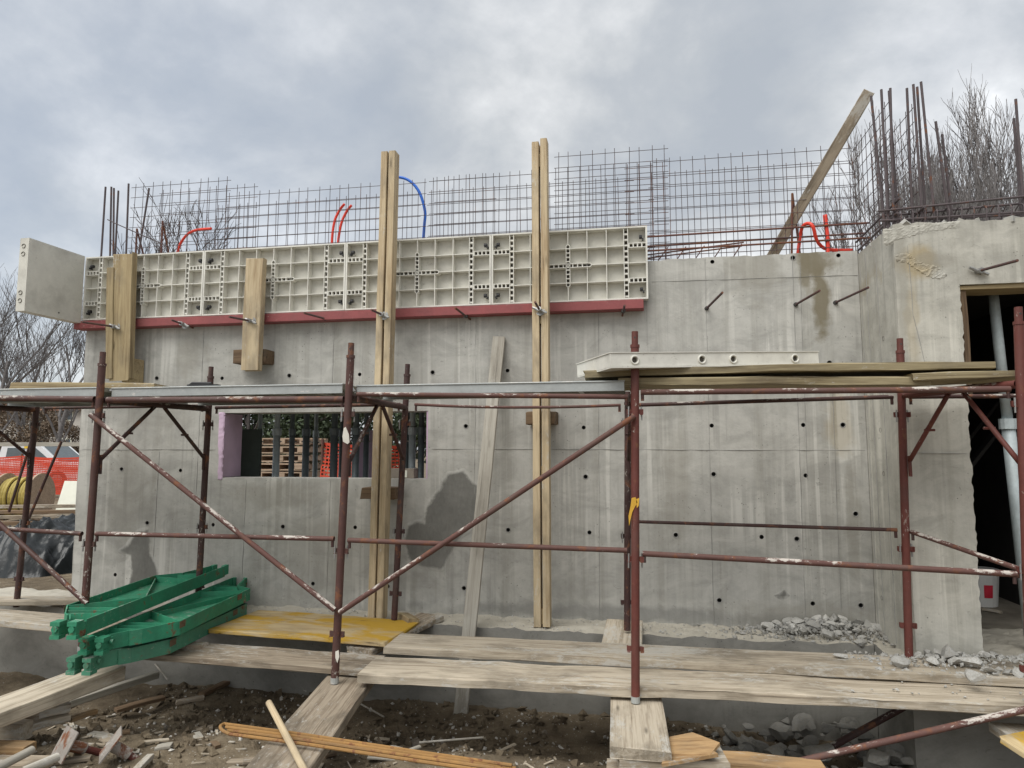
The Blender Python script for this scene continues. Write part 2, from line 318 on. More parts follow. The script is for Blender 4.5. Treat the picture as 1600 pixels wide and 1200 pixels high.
M['tyre'] = plain('tyre_rubber', (.03, .03, .03), .8); M['cable'] = plain('dusty_yellow_cable', (.42, .33, .09), .6); M['yplate'] = plain('yellow_plate', (.75, .5, .03), .5)
M['bark'] = plain('bark', (.10, .088, .085), .9, var=.3, scale=12); M['bark_p'] = plain('pale_bark', (.17, .158, .155), .9, var=.3, scale=12)
M['leaf'] = plain('evergreen_leaf', (.07, .095, .05), .7, var=.5, scale=1.5); M['leaf_b'] = plain('winter_hedge_leaf', (.12, .085, .055), .8, var=.5, scale=1.5)
M['house'] = plain('house_render', (.48, .45, .41), .9, var=.08); M['roof'] = plain('roof_tile', (.22, .11, .075), .9, var=.3); M['pane'] = plain('window_glass', (.06, .075, .09), .12)
M['white'] = plain('white_board', (.70, .70, .60), .7, var=.05); M['wht'] = plain('white_bucket', (.72, .72, .7), .45, var=.04); M['redl'] = plain('red_label', (.62, .03, .06), .5)
M['jack'] = painted('crusted_jack_steel', (.30, .27, .24), .85, rust=.75, splash=.5, dirt=.5, wear=(.45, .42, .38))
M['pallet'] = wood('pallet_wood', (.44, .33, .24), (.32, .23, .16), dirt_amt=.3)
M['stone'] = plain('pale_stone', (.46, .44, .40), .9, var=.2, scale=6, bs=.4, bd=.01); M['stone_d'] = plain('earthy_stone', (.22, .19, .155), .9, var=.3, scale=6, bs=.4, bd=.01)
def soil():
    n = NT('site_soil'); o = n.co(rand=False)
    a = n.noise(o, 1.1, 7, .62, .4); b = n.noise(o, 9, 7, .68); f = n.noise(o, 70, 4, .7)
    c = n.ramp(n.ma('MULTIPLY_ADD', b, .5, n.ma('MULTIPLY', a, .5)), [(.36, (.075, .058, .038)), (.46, (.14, .11, .074)), (.55, (.20, .16, .108)), (.66, (.29, .24, .17))])
    c = n.mix(n.rng(f, .35, .65, 0, .4), c, (.13, .104, .074))
    v = n.voro(o, 38); g = n.noise(o, 3.3, 3, .6); c = n.mix(n.ma('MULTIPLY', n.rng(v, .14, .2, .9, 0), n.rng(g, .5, .58)), c, (.42, .40, .36))
    return n.fin(c, .95, n.ma('MULTIPLY_ADD', f, .35, b), .9, .03, spec=.2)
M['soil'] = soil()
def floor_m():
    n = NT('dusty_floor'); o = n.co(rand=False); a = n.noise(o, 3, 6, .65)
    return n.fin(n.ramp(a, [(.3, (.12, .105, .08)), (.7, (.27, .245, .2))]), .95, a, .4, .02)
M['floor'] = floor_m()

# ================================================================== THE SETTING
def smooth(a, b, x): t = min(1, max(0, (x-a)/(b-a))); return t*t*(3-2*t)
def ground_z(x, y):
    front = -.30 + .16*smooth(-2.2, -4.6, y)
    pit = -.50 - .08*smooth(-.3, 1.0, x)
    z = pit + (front-pit)*smooth(-1.0, -1.9 - .5*smooth(-.2, 1.0, x), y)
    left = .02; z = z + (left-z)*smooth(-4.9, -5.5, x)*smooth(-.36, .1, y)
    z = z + (.02-z)*smooth(-.2, .2, y)
    near = max(abs(x+1)-6, abs(y+1)-4, 0); k = 1/(1+near*.4)
    z += k*(noise.fractal(V((x*.9, y*.9, 3)), .9, 2.1, 4)*.045 + noise.fractal(V((x*5, y*5, 1)), .8, 2.2, 4)*.022)*smooth(.6, -.3, y) + k*.006*noise.noise(V((x*30, y*30, 0)))
    return z
def axis(fine0, fine1, step, lo, hi):
    a = []; x = fine0; s = step
    while x > lo: s *= 1.28; x -= s; a.append(max(x, lo))
    a = a[::-1]; x = fine0
    while x < fine1: a.append(x); x += step
    a.append(fine1); s = step; x = fine1
    while x < hi: s *= 1.28; x += s; a.append(min(x, hi))
    return a
gx = axis(-5.2, 3.2, .032, -400, 400); gy = axis(-3.2, -.2, .032, -60, 900)
g = MB(); g.v = [(x, y, ground_z(x, y)) for y in gy for x in gx]; nx = len(gx)
g.f = [(j*nx+i, j*nx+i+1, (j+1)*nx+i+1, (j+1)*nx+i) for j in range(len(gy)-1) for i in range(nx-1)]
struct(mk('ground', g, M['soil'], smooth=True))
# concrete footing: long strip under the wall, deeper pad under the door block
def rough_slab(name, x0, x1, y0, y1, z0, z1, mat, step=.03, amp=.020, parent=None):
    mb = MB(); nx_ = max(2, int((x1-x0)/step)); ny_ = max(2, int((y1-y0)/step))
    def top(x, y): return z1+noise.fractal(V((x*6, y*6, 2)), .8, 2.1, 4)*amp
    xs = [x0+(x1-x0)*i/nx_ for i in range(nx_+1)]; ys = [y0+(y1-y0)*j/ny_ for j in range(ny_+1)]
    def edge(x): return noise.noise(V((x*5, 7, 1)))*amp*.9
    vv = [(x, y+(edge(x) if j == 0 else 0), top(x, y)) for j, y in enumerate(ys) for x in xs]
    fs = [(j*(nx_+1)+i, j*(nx_+1)+i+1, (j+1)*(nx_+1)+i+1, (j+1)*(nx_+1)+i) for j in range(ny_) for i in range(nx_)]
    o = len(vv); vv += [(x, y0, z0) for x in xs]; fs += [(o+i, o+i+1, i+1, i) for i in range(nx_)]
    o2 = len(vv); vv += [(x1, y, z0) for y in ys]; fs += [(o2+j, o2+j+1, (j+1)*(nx_+1)+nx_, j*(nx_+1)+nx_) for j in range(ny_)]
    o3 = len(vv); vv += [(x0, y, z0) for y in ys]; fs += [(o3+j+1, o3+j, j*(nx_+1), (j+1)*(nx_+1)) for j in range(ny_)]
    return mk(name, mb.add(vv, fs), mat, parent)
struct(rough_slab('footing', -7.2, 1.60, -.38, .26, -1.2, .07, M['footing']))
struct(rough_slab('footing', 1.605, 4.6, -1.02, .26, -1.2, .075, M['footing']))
fl = MB(); fl.box((-5.1, .262, -.1), (4.6, 5.2, .06)); struct(mk('interior_floor', fl, M['floor']))

# ================================================================== CONCRETE BUILDING
bld = thing('concrete_building', (-1.7, 0, .07), 'grey cast concrete building shell with long window slot and door opening', 'building')
WX0, WX1, WZ0, WZ1 = -3.69, -1.735, 1.17, 1.75
holes_px = [(245,591),(347,591),(452,587),(562,585),(676,582),(793,579),(728,666),(728,737),(794,828),(921,832),(1056,836),(333,820),(442,823),(555,824),(673,825),(489,912),
 (190,733),(282,735),(230,817),(180,898),(1124,938),(1270,943),(1345,946),(606,916),(725,919),(1255,664),(1317,664),(1259,743),(1337,803),
 (1112,665),(1115,741),(1113,409),(1239,403),(1310,399),(1296,567),(912,668),(915,745),(1190,839),(1245,842)]
HP = [PY(a, b, 0) for a, b in holes_px]
def plate(name, outer, rects, circs, y0, y1, mat, parent, inner=.0):
    """wall in the XZ plane from face y0 back to y1, with rectangular openings and round holes in its face"""
    loops = [outer]+[[(a, c), (b, c), (b, d), (a, d)] for a, b, c, d in rects]
    cl = [[(cx+r*math.cos(k*math.pi/6), cz+r*math.sin(k*math.pi/6)) for k in range(12)] for cx, cz, r in circs]
    mb = MB()
    def inpoly(p, poly):
        c = False; n = len(poly)
        for i in range(n):
            (x1, z1), (x2, z2) = poly[i], poly[i-1]
            if (z1 > p[1]) != (z2 > p[1]) and p[0] < (x2-x1)*(p[1]-z1)/(z2-z1)+x1: c = not c
        return c
    def face(ls, y, flip):
        vs_, es = [], []
        for l in ls:
            o = len(vs_); vs_ += [V(p) for p in l]; es += [(o+i, o+(i+1) % len(l)) for i in range(len(l))]
        vo, eo, fo, *_ = delaunay_2d_cdt(vs_, es, [], 0, 1e-5)
        fs = []
        for f in fo:
            c = (vo[f[0]]+vo[f[1]]+vo[f[2]])/3
            if inpoly(c, ls[0]) and not any(inpoly(c, l) for l in ls[1:]): fs.append(tuple(f) if not flip else tuple(reversed(f)))
        mb.add([(p.x, y, p.y) for p in vo], fs)
    face(loops+cl, y0, False); face(loops, y1, True)
    for k, l in enumerate(loops):
        n = len(l); vv = [(x, y0, z) for x, z in l]+[(x, y1, z) for x, z in l]
        mb.add(vv, [(i, n+i, n+(i+1) % n, (i+1) % n) if k == 0 else (i, (i+1) % n, n+(i+1) % n, n+i) for i in range(n)])
    return mk(name, mb, mat, parent)
rw = random.Random(3)
def jag(x0, x1, z, step, amp): # top edge from right to left
    n = int(abs(x1-x0)/step); return [(x1+(x0-x1)*i/n, z+(rw.uniform(-amp, amp) if 0 < i < n else 0)) for i in range(n+1)]
left_edge = [(-5.135+rw.uniform(-.006, .006), 2.97-2.9*i/14) for i in range(1, 14)]
outer = [(-5.13, .06), (1.737, .06)]+jag(-5.13, 1.737, 2.97, .06, .006)+left_edge
plate('wall', outer, [(WX0, WX1, WZ0, WZ1)], [(p.x, p.z, .0165) for p in HP], 0, .25, M['wall'], bld)
rt_b = MB(); rt_b.box((1.74, -.50, .06), (1.99, .25, 2.94)); mk('return_wall', rt_b, M['block'], bld)
door_l = [(2.122+rw.uniform(-.006, .006)+.006*noise.noise(V((i*.3, 2, 1))), .08+2.42*i/90) for i in range(91)]; door_l[0] = (2.13, .06)
blk = [(1.735, .06)]+door_l+[(2.125, 2.5), (3.25, 2.5), (3.25, .06), (4.5, .06)]+jag(1.735, 4.5, 2.93, .05, .014)
plate('door_wall', blk, [], [(PY(1361, 467, -.75).x+.05, 2.56, .012)], -.75, -.502, M['block'], bld)
cup = MB(); n12 = 12
for rr, yy in ((.0168, 0), (.0168, .07)): cup.v += [(rr*math.cos(k*math.pi/6), yy, rr*math.sin(k*math.pi/6)) for k in range(n12)]
cup.f = [(k, (k+1) % 12, 12+(k+1) % 12, 12+k) for k in range(12)]+[tuple(range(12, 24))]
cup_m = cup.mesh('tie_hole', M['hole'])
for p in HP: put('tie_hole', cup_m, bld, Matrix.Translation((p.x, .0005, p.z)))
lip = MB().tube([(.0195*math.cos(k*math.pi/9), 0, .0195*math.sin(k*math.pi/9)) for k in range(19)], .0035, 5, cap=False).mesh('hole_lip', M['seam'])
for p in HP[::2]: put('hole_lip', lip, bld, Matrix.Translation((p.x, 0, p.z)))
for y, z in ((-.30, 1.56), (-.32, 1.25), (-.15, .35), (-.45, 2.2)):
    put('tie_hole', cup_m, bld, Matrix.Translation((1.741-.003, y, z)) @ Matrix.Rotation(R(-90), 4, 'Z'))
# formwork seams: thin fins left by the shutter joints
def seam(pts, w, h, parent, ax='y'):
    mb = MB(); rr = random.Random(len(WM))
    for (a, b) in zip(pts[:-1], pts[1:]):
        a, b = V(a), V(b); n = max(2, int((b-a).length/.07)); prev = None; d = (b-a).normalized()
        out_ = V((0, -1, 0)) if ax == 'y' else V((-1, 0, 0)); s = d.cross(out_)
        for i in range(n+1):
            p = a.lerp(b, i/n); ww = w*rr.uniform(.25, 1.0); hh = h*rr.choice((.25, .7, 1, 1)); q = p + s*rr.uniform(-.002, .002)
            ring = [q-s*ww-out_*.002, q-s*ww*.4+out_*hh, q+s*ww*.4+out_*hh, q+s*ww-out_*.002]
            o = len(mb.v); mb.v += [tuple(x) for x in ring]
            if prev is not None: mb.f += [(prev+j, prev+j+1, o+j+1, o+j) for j in range(3)]
            prev = o
    return mk('seam', mb, M['seam'], parent)
def vs_line(x, z0, z1): seam([(x, 0, z0), (x+.01, 0, z1)], .004, .004, bld)
seam([(-5.1, 0, 1.42), (-3.72, 0, 1.42)], .004, .005, bld); seam([(-1.70, 0, 1.425), (1.72, 0, 1.415)], .004, .005, bld)
seam([(.16, 0, 2.79), (1.73, 0, 2.775)], .003, .004, bld)
for x, a, b in ((-4.3, .3, 1.4), (-3.42, .1, 1.15), (-2.62, 1.8, 2.62), (-2.62, .1, 1.15), (-1.33, .1, 2.62), (-.29, 1.43, 2.62), (-.30, .1, 1.41), (.575, .1, 2.96), (1.245, .1, 2.96), (1.30, 1.2, 2.9), (1.5, .2, 2.0), (-3.9, 1.0, 2.6)): vs_line(x, a, b)
for y in (-.62, -.40, -.18, -.05): seam([(1.74, y, .1), (1.74, y+.01, 2.9)], .005, .004, bld, 'x')
seam([(1.76, -.75, 1.40), (2.10, -.75, 1.395)], .004, .005, bld); seam([(1.82, -.75, 2.78), (1.83, -.75, 2.3), (1.90, -.75, 1.9)], .003, .003, bld)
# dark trowelled mortar patches (irregular, 3 mm thick)
def patch(pix, parent, y=0., name='mortar_patch', mat=None, th=.003, res=.012, pad=.035):
    poly = [(q.x, q.z) for q in (PY(*k, y) for k in pix)]; n = len(poly)
    def sd(x, z):
        d = 9; c = False
        for i in range(n):
            (xa, za), (xb, zb) = poly[i], poly[i-1]; ux, uz = xb-xa, zb-za; t = max(0, min(1, ((x-xa)*ux+(z-za)*uz)/(ux*ux+uz*uz+1e-12))); d = min(d, math.hypot(x-xa-t*ux, z-za-t*uz))
            if (za > z) != (zb > z) and x < (xb-xa)*(z-za)/(zb-za)+xa: c = not c
        return d if c else -d
    x0, x1 = min(q[0] for q in poly)-pad, max(q[0] for q in poly)+pad; z0, z1 = min(q[1] for q in poly)-pad, max(q[1] for q in poly)+pad
    nx_, nz_ = int((x1-x0)/res)+1, int((z1-z0)/res)+1; mb = MB(); at = []
    for j in range(nz_+1):
        for i in range(nx_+1):
            x, z = x0+i*res, z0+j*res; e = sd(x, z)+.012*noise.noise(V((x*14, z*14, 3))); at.append(e); h = th*smooth(-pad, .0, e)*(1+.5*noise.noise(V((x*22, z*40, 1)))); mb.v.append((x, y+.0015-.0018*smooth(-pad, -pad*.6, e)-h, z))
    for j in range(nz_):
        for i in range(nx_):
            q = (j*(nx_+1)+i, j*(nx_+1)+i+1, (j+1)*(nx_+1)+i+1, (j+1)*(nx_+1)+i)
            if max(at[k] for k in q) > -pad: mb.f.append(q)
    o = mk(name, mb, mat or M['patch'], parent, smooth=True); A_ = o.data.attributes.new('edge', 'FLOAT', 'POINT'); A_.data.foreach_set('value', at); return o
patch([(200, 852), (216, 830), (232, 828), (235, 868), (247, 890), (243, 915), (228, 922), (200, 921), (207, 895), (205, 868), (188, 860)], bld)['label'] = 'dark fresh mortar smear low on the wall above the green brackets'
patch([(637, 822), (652, 816), (664, 818), (668, 790), (690, 762), (700, 742), (724, 736), (743, 760), (752, 800), (742, 820), (716, 842), (702, 868), (690, 889), (664, 886), (640, 874), (633, 846)], bld)['label'] = 'large dark fresh mortar patch beside the leaning board'
patch([(1212, 930), (1225, 924), (1232, 930), (1224, 937)], bld, res=.005, pad=.015, th=.0008)
# broken rough edge on the door block
def lump(name, pix, y, depth, parent, mat, seed, res=.009, amp=1.):
    P = [PY(a, b, y) for a, b in pix]; poly = [(p.x, p.z) for p in P]
    x0, x1 = min(p[0] for p in poly), max(p[0] for p in poly); z0, z1 = min(p[1] for p in poly), max(p[1] for p in poly)
    def inside(p):
        c = False
        for i in range(len(poly)):
            (xa, za), (xb, zb) = poly[i], poly[i-1]
            if (za > p[1]) != (zb > p[1]) and p[0] < (xb-xa)*(p[1]-za)/(zb-za)+xa: c = not c
        return c
    nx_, nz_ = int((x1-x0)/res)+2, int((z1-z0)/res)+2; mb = MB(); idx = {}
    for j in range(nz_):
        for i in range(nx_):
            x, z = x0+i*res, z0+j*res
            h = depth*(.15+1.0*abs(noise.fractal(V((x*26+seed, z*34, 2)), .6, 2.1, 5)))*amp if inside((x, z)) else -.004
            idx[i, j] = len(mb.v); mb.v.append((x+rw.uniform(-.004, .004), y-h, z+rw.uniform(-.004, .004)))
    for j in range(nz_-1):
        for i in range(nx_-1):
            q = (idx[i, j], idx[i+1, j], idx[i+1, j+1], idx[i, j+1])
            if any(mb.v[k][1] < y-.001 for k in q): mb.f.append(q)
    return mk(name, mb, mat, parent)
lump('broken_edge', [(1398, 398), (1418, 396), (1440, 410), (1468, 418), (1480, 430), (1468, 438), (1440, 428), (1420, 412), (1400, 408)], -.75, .007, bld, M['block'], 1)
lump('broken_edge', [(1380, 360), (1420, 352), (1500, 346), (1500, 356), (1450, 362), (1400, 376), (1384, 384)], -.75, .005, bld, M['block'], 5)
# rough crumbled top of the return wall and of the block
top = MB()
for i in range(60):
    x = rw.uniform(1.75, 3.2); y = rw.uniform(-.74, -.52) if rw.random() < .75 else rw.uniform(-.5, .1)
    if y > -.5: x = rw.uniform(1.75, 1.98)
    s = rw.uniform(.012, .04); z = 2.925+ (0 if y < -.5 else .01)
    Mx = Matrix.Translation((x, y, z)) @ Matrix.Rotation(rw.uniform(0, 6), 4, V((rw.random(), rw.random(), 1))); top.box((-s, -s*.8, -s*.6), (s, s*.8, s*.5), Mx)
o = mk('crumbled_top', top, M['rubble'], bld); o['kind'] = 'stuff'
# insulation boards lining the window
for a, b, nm in (((WX0+.001, .012, WZ0+.004), (WX0+.035, .30, WZ1-.003), 'insulation_board'), ((WX1-.016, .006, WZ0+.004), (WX1-.001, .30, WZ1-.003), 'insulation_board')):
    mk(nm, MB().box(a, b), M['xps'], bld)
# edge band of torn insulation left of the slot
patch([(343, 646), (350, 645), (349, 690), (346, 749), (341, 749)], bld, name='insulation_edge', mat=M['xps'], th=.005, res=.006, pad=.004)
# timber strips left round the door opening
board('formwork_strip', (2.150, -.62, 1.78), (2.150, -.62, 2.47), .2, .04, M['darkwood'], bld, upv=(1, 0, 0))
board('formwork_strip', (2.10, -.63, 2.482), (3.2, -.63, 2.482), .2, .03, M['pine_d'], bld)
# slab, inner walls
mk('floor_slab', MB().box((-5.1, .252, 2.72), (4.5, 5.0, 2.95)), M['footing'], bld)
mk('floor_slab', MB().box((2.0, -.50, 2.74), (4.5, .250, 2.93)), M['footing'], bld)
mk('inner_wall', MB().box((-1.62, 1.3, .06), (1.98, 1.5, 2.715)), M['footing'], bld); mk('inner_wall', MB().box((2.0, 2.7, .06), (4.4, 2.8, 2.715)), M['dark'], bld); mk('shade_lining', MB().box((1.992, -.498, .06), (2.01, 2.695, 2.715)), M['dark'], bld); mk('shade_lining', MB().box((2.02, -.495, 2.69), (4.19, 2.69, 2.713)), M['dark'], bld); mk('shade_lining', MB().box((3.30, -.498, .06), (3.34, 2.69, 2.685)), M['dark'], bld)  # near-black linings added to darken the door interior
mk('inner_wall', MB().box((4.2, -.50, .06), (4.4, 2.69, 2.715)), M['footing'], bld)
mk('inner_wall', MB().box((1.75, .252, .06), (1.98, 1.298, 2.715)), M['dark'], bld)  # wall added to stop light leaking in behind the door
# stair flight inside the door
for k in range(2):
    board('stair_board', (2.12, .75+.6*k, .45-.1*k), (3.28, .75+.6*k, 1.95-.1*k), .10, .03, M['dark'], bld, upv=(0, 0, 1))  # near-black colour carries the shade inside the doorway

# ================================================================== WHITE PLASTIC FORMWORK PANELS
def panel_parts(root, Mx, W=1.2, H=.6, D=.08, cols=8, rows=4, half=False, knob=True):
    """local: x along, z up, ribs open towards -y, smooth face at y = D"""
    def add(nm, mb, mat): return mk(nm, mb, mat, root, Mx)
    t = .006
    add('face_sheet', MB().box((.001, D-.008, .001), (W-.001, D, H-.001)), M['plastic_f'])  # darker plastic paints depth shading onto the cell floors
    for nm, a, b in (('frame', (0, 0, 0), (W, D-.009, .012)), ('frame', (0, 0, H-.012), (W, D-.009, H)), ('frame', (0, 0, .0125), (.014, D-.009, H-.0125)), ('frame', (W-.014, 0, .0125), (W, D-.009, H-.0125))):
        add(nm, MB().box(a, b), M['plastic'])
    cw = (W-.028)/cols; rh = (H-.024)/rows; edge = (1, cols-1)
    for i in range(1, cols):
        x = .014+cw*i
        for q in ((-.016, .016) if i in edge else (0,)):
            segs = ((.0125, H/2-rh*1.12-.016), (H/2+rh*1.12+.016, H-.0125)) if i*2 == cols else ((.0125, H-.0125),)
            for z0_, z1_ in segs: add('rib', MB().box((x+q-t/2, .004, z0_), (x+q+t/2, D-.009, z1_)), M['plastic'])
        if i in edge:       # perforated channel between the twin ribs
            s = MB()
            for k in range(12): z0 = .02+(H-.04)*k/12; s.box((x-.0125, .010, z0), (x+.0125, .040, z0+.014))
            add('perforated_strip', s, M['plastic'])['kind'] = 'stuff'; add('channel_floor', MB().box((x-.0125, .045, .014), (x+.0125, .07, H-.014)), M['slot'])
    for j in range(1, rows):
        z = .012+rh*j
        segs = ((.0145, W/2-cw*1.12-.016), (W/2+cw*1.12+.016, W-.0145)) if j*2 == rows else ((.014+cw-.018, W-.014-cw+.018),)
        for x0_, x1_ in segs: add('rib', MB().box((x0_, .006, z-t/2), (x1_, D-.010, z+t/2)), M['plastic'])
        if j in (1, rows-1):
            for x0, x1 in ((.015, .014+cw-.02), (W-.014-cw+.02, W-.015)):
                s = MB(); s.box((x0, .002, z-.020), (x1, D-.011, z-.014)); s.box((x0, .002, z+.014), (x1, D-.011, z+.020))
                for k in range(4): a = x0+(x1-x0)*k/4; s.box((a, .003, z-.014), (a+.010, .035, z+.014))
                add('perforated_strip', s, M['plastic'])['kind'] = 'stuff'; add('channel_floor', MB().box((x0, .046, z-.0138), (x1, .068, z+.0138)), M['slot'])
    # cross of rounded slots in the middle
    cx, cz = .014+cw*cols/2, .012+rh*rows/2
    def slot_bar(horizontal):
        Lh = (cw if horizontal else rh)*1.12; w = .018; s = MB(); n = 8
        pts = [(Lh+w*math.cos(-math.pi/2+math.pi*k/n), w*math.sin(-math.pi/2+math.pi*k/n)) for k in range(n+1)]+[(-Lh+w*math.cos(math.pi/2+math.pi*k/n), w*math.sin(math.pi/2+math.pi*k/n)) for k in range(n+1)]
        m = len(pts); fx = (lambda u, v, y: (cx+u, y, cz+v)) if horizontal else (lambda u, v, y: (cx+v, y, cz+u))
        for a, b in zip(pts, pts[1:]+pts[:1]):
            ia, ib = [(p[0]-(.0055 if p[0] > 0 else -.0055), p[1]*.7) for p in (a, b)]
            s.add([fx(*a, .002), fx(*b, .002), fx(*b, D-.012), fx(*a, D-.012), fx(*ia, .002), fx(*ib, .002), fx(*ib, D-.012), fx(*ia, D-.012)], [(0, 1, 2, 3), (5, 4, 7, 6), (1, 0, 4, 5)])
        for k in range(9):
            u = -Lh+2*Lh*(k+.5)/9
            aa, bb = fx(u-.004, -.0125, .004), fx(u+.004, .0125, .03); s.box(tuple(min(p, q) for p, q in zip(aa, bb)), tuple(max(p, q) for p, q in zip(aa, bb)))
        add('cross_slot', s, M['plastic'])['kind'] = 'stuff'
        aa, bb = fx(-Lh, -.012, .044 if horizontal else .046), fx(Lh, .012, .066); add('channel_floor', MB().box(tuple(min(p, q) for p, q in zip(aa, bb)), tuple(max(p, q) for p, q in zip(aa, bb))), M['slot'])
    slot_bar(True); slot_bar(False)
    if knob:
        for z in (H*.14, H*.86):
            for x in (.035, W-.035):
                kb = MB(); kb.tube([(x-.03, .030, z), (x-.005, .030, z)] if x > W/2 else [(x+.005, .030, z), (x+.03, .030, z)], .017, 10); kb.box((x-.006, .012, z-.028), (x+.006, .05, z-.012)); add('clamp_knob', kb, M['rubber'])
    for k in range(4):
        x = W*(k+.5)/4; add('top_hole_rim', MB().tube([(x-.02, .03, H-.018), (x+.02, .03, H-.018)], .005, 6), M['white'])
bx_ = [-5.10, -3.855, -2.475, -1.168, .128]
lab = ['first ribbed white plastic panel at the wall end, behind the wide short timber', 'second ribbed white plastic panel, crossed by the narrow short timber', 'third ribbed white plastic panel, behind the left tall timber post', 'rightmost ribbed white plastic panel in the row, behind the right tall timber post']
for i in range(4):
    x0, x1 = bx_[i]+.002, bx_[i+1]-.002
    r = thing('formwork_panel', (x0, -.09, 2.63), lab[i], 'formwork panel', 'ribbed plastic panels along the wall top')
    panel_parts(r, Matrix.Translation((x0, -.10, 2.63)), W=x1-x0, H=.605)
r = thing('formwork_panel', (-5.12, -.11, 2.60), 'smooth white panel set square to the wall at its left end', 'formwork panel')
Me = Matrix.Translation((-5.125, -.70, 2.60)) @ Matrix.Rotation(R(88), 4, 'Z')
W_, H_, D_ = .585, .64, .08    # x local runs back to the wall; smooth face towards +x
mk('face_sheet', MB().box((0, -.012, 0), (W_, 0, H_)), M['plastic_f'], r, Me)
for a, b in (((0, .0005, 0), (.012, D_, H_)), ((W_-.012, .0005, 0), (W_, D_, H_)), ((.0125, .0005, 0), (W_-.0125, D_, .012)), ((.0125, .0005, H_-.012), (W_-.0125, D_, H_))): mk('frame', MB().box(a, b), M['plastic_f'], r, Me)
for k in range(1, 4): mk('rib', MB().box((W_*k/4-.003, .001, .0125), (W_*k/4+.003, D_-.005, H_-.0125)), M['plastic'], r, Me)
for k in range(1, 4): mk('rib', MB().box((.013, .002, H_*k/4-.003), (W_-.013, D_-.008, H_*k/4+.003)), M['plastic'], r, Me)
for z in (.09, .16, .5, .57): mk('edge_eyelet', MB().tube([(-.002, .04+.018*math.cos(a), z+.018*math.sin(a)) for a in [k*.6 for k in range(10)]], .003, 5), M['slot'], r, Me)
mk('face_hole', MB().tube([(.34, -.0128, .05), (.34, -.011, .05)], .008, 8), M['hole'], r, Me)
# panel lying flat on the boards of the right-hand deck bay
A, B_, C_ = PZ(955, 575, 1.885), PZ(897, 590, 1.885), PZ(1280, 571, 1.945)
ex = (C_-A).normalized(); ey = B_-A; T_ = ey.length; ey = (ey-ex*ey.dot(ex)).normalized(); Mp = Matrix((ex, ey, ex.cross(ey))).transposed().to_4x4(); Mp.translation = A
r = thing('formwork_panel', Mp.translation, 'white plastic panel with round edge holes lying flat on the wooden deck boards', 'formwork panel')
W_ = (C_-A).length
mk('face_sheet', MB().box((.001, .001, 0), (W_-.001, T_-.001, .008)), M['plastic'], r, Mp)
for a, b in (((0, T_-.012, .0085), (W_, T_, .085)), ((0, .0125, .0085), (.012, T_-.0125, .085)), ((W_-.012, .0125, .0085), (W_, T_-.0125, .085))): mk('frame', MB().box(a, b), M['plastic'], r, Mp)
hx = [.12, .47, .64, .99]; hx = [W_*h/1.13 for h in hx]
fr = plate('frame', [(0, .0085), (W_, .0085), (W_, .085), (0, .085)], [], [(h, .045, .017) for h in hx], 0, .012, M['plastic'], r); fr.matrix_basis = WM[r].inverted() @ Mp
for nm, a, b in (('flange', (-.004, -.006, .086), (W_+.004, .016, .091)), ('flange', (-.004, -.006, -.001), (W_+.004, -.0005, .012)), ('flange', (-.006, .017, .086), (.016, T_, .091))): mk(nm, MB().box(a, b), M['plastic'], r, Mp)
for h in hx:
    rim = MB().tube([(h+.0235*math.cos(k*math.pi/9), -.004, .045+.0235*math.sin(k*math.pi/9)) for k in range(19)], .005, 6, cap=False); mk('hole_rim', rim, M['plastic'], r, Mp)
    mk('hole_sleeve', MB().tube([(h, .011, .045), (h, .05, .045)], .0168, 12), M['slot'], r, Mp)
for k in range(1, 8): mk('rib', MB().box((W_*k/8-.003, .0125, .009), (W_*k/8+.003, T_-.0125, .08)), M['plastic'], r, Mp)
for k in range(1, 4): mk('rib', MB().box((.0125, T_*k/4-.003, .0095), (W_-.0125, T_*k/4+.003, .078)), M['plastic'], r, Mp)

# ================================================================== RED BATTEN, TIMBER POSTS, BLOCKS, TIE RODS
def red_batten():
    a, b = V((-5.16, -.062, 2.583)), V((.09, -.062, 2.585))
    return board('red_batten', a, b, .115, .075, M['red'], bow=0, rough=.002)
tag(red_batten(), 'long red painted timber batten carrying the row of white panels', 'batten')
def soldier(px_top, px_bot, y, label, tops, gap=.013, w=.056, d=.11):
    a, b = PY(*px_bot, y), PY(*px_top, y); a.z = .075
    r = thing('timber_post', a, label, 'timber post', 'tall twin-plank timber posts')
    u = (b-a).normalized(); side = V((1, 0, 0))
    for k, s in enumerate((-1, 1)):
        o = side*s*(w/2+gap/2)
        board('plank', a+o, b+o-u*tops[k], d, w, M['pine'], r, upv=(1, 0, 0), bow=.002*s, rough=.002)
    for f in (.02, .3, .62, .955):
        c = a.lerp(b, f); board('spacer_block', c-u*.05+V((0, .006, 0)), c+u*.06+V((0, .006, 0)), d*.8, gap-.0015, M['pine_d'], r, upv=(1, 0, 0))
    return r
soldier((610, 240), (590, 957), -.27, 'left tall post of two pine planks against the third panel', (0, .0))
soldier((844, 222), (848, 970), -.27, 'right tall post of two pine planks against the fourth panel', (.02, 0))
def short(px_t, px_b, w, t, label, mat, y=-.185):
    a, b = PY(*px_b, y), PY(*px_t, y); o = board('short_timber', a, b, w, t, mat, upv=(0, -1, 0)); return tag(o, label, 'timber', 'short timbers bracing the panels')
o1 = short((196, 398), (190, 594), .20, .07, 'wide short stained timber pressed against the first panel', M['pine_d'])
a_, b_ = PY(176, 592, -.185), PY(178, 420, -.185); tag(board('short_timber', a_, b_, .07, .10, M['pine_d'], upv=(0, -1, 0)), 'slim dark timber flush beside the wide short timber', 'timber', 'short timbers bracing the panels')
short((401, 405), (393, 578), .165, .07, 'narrow short pine timber hanging across the second panel', M['pine'])
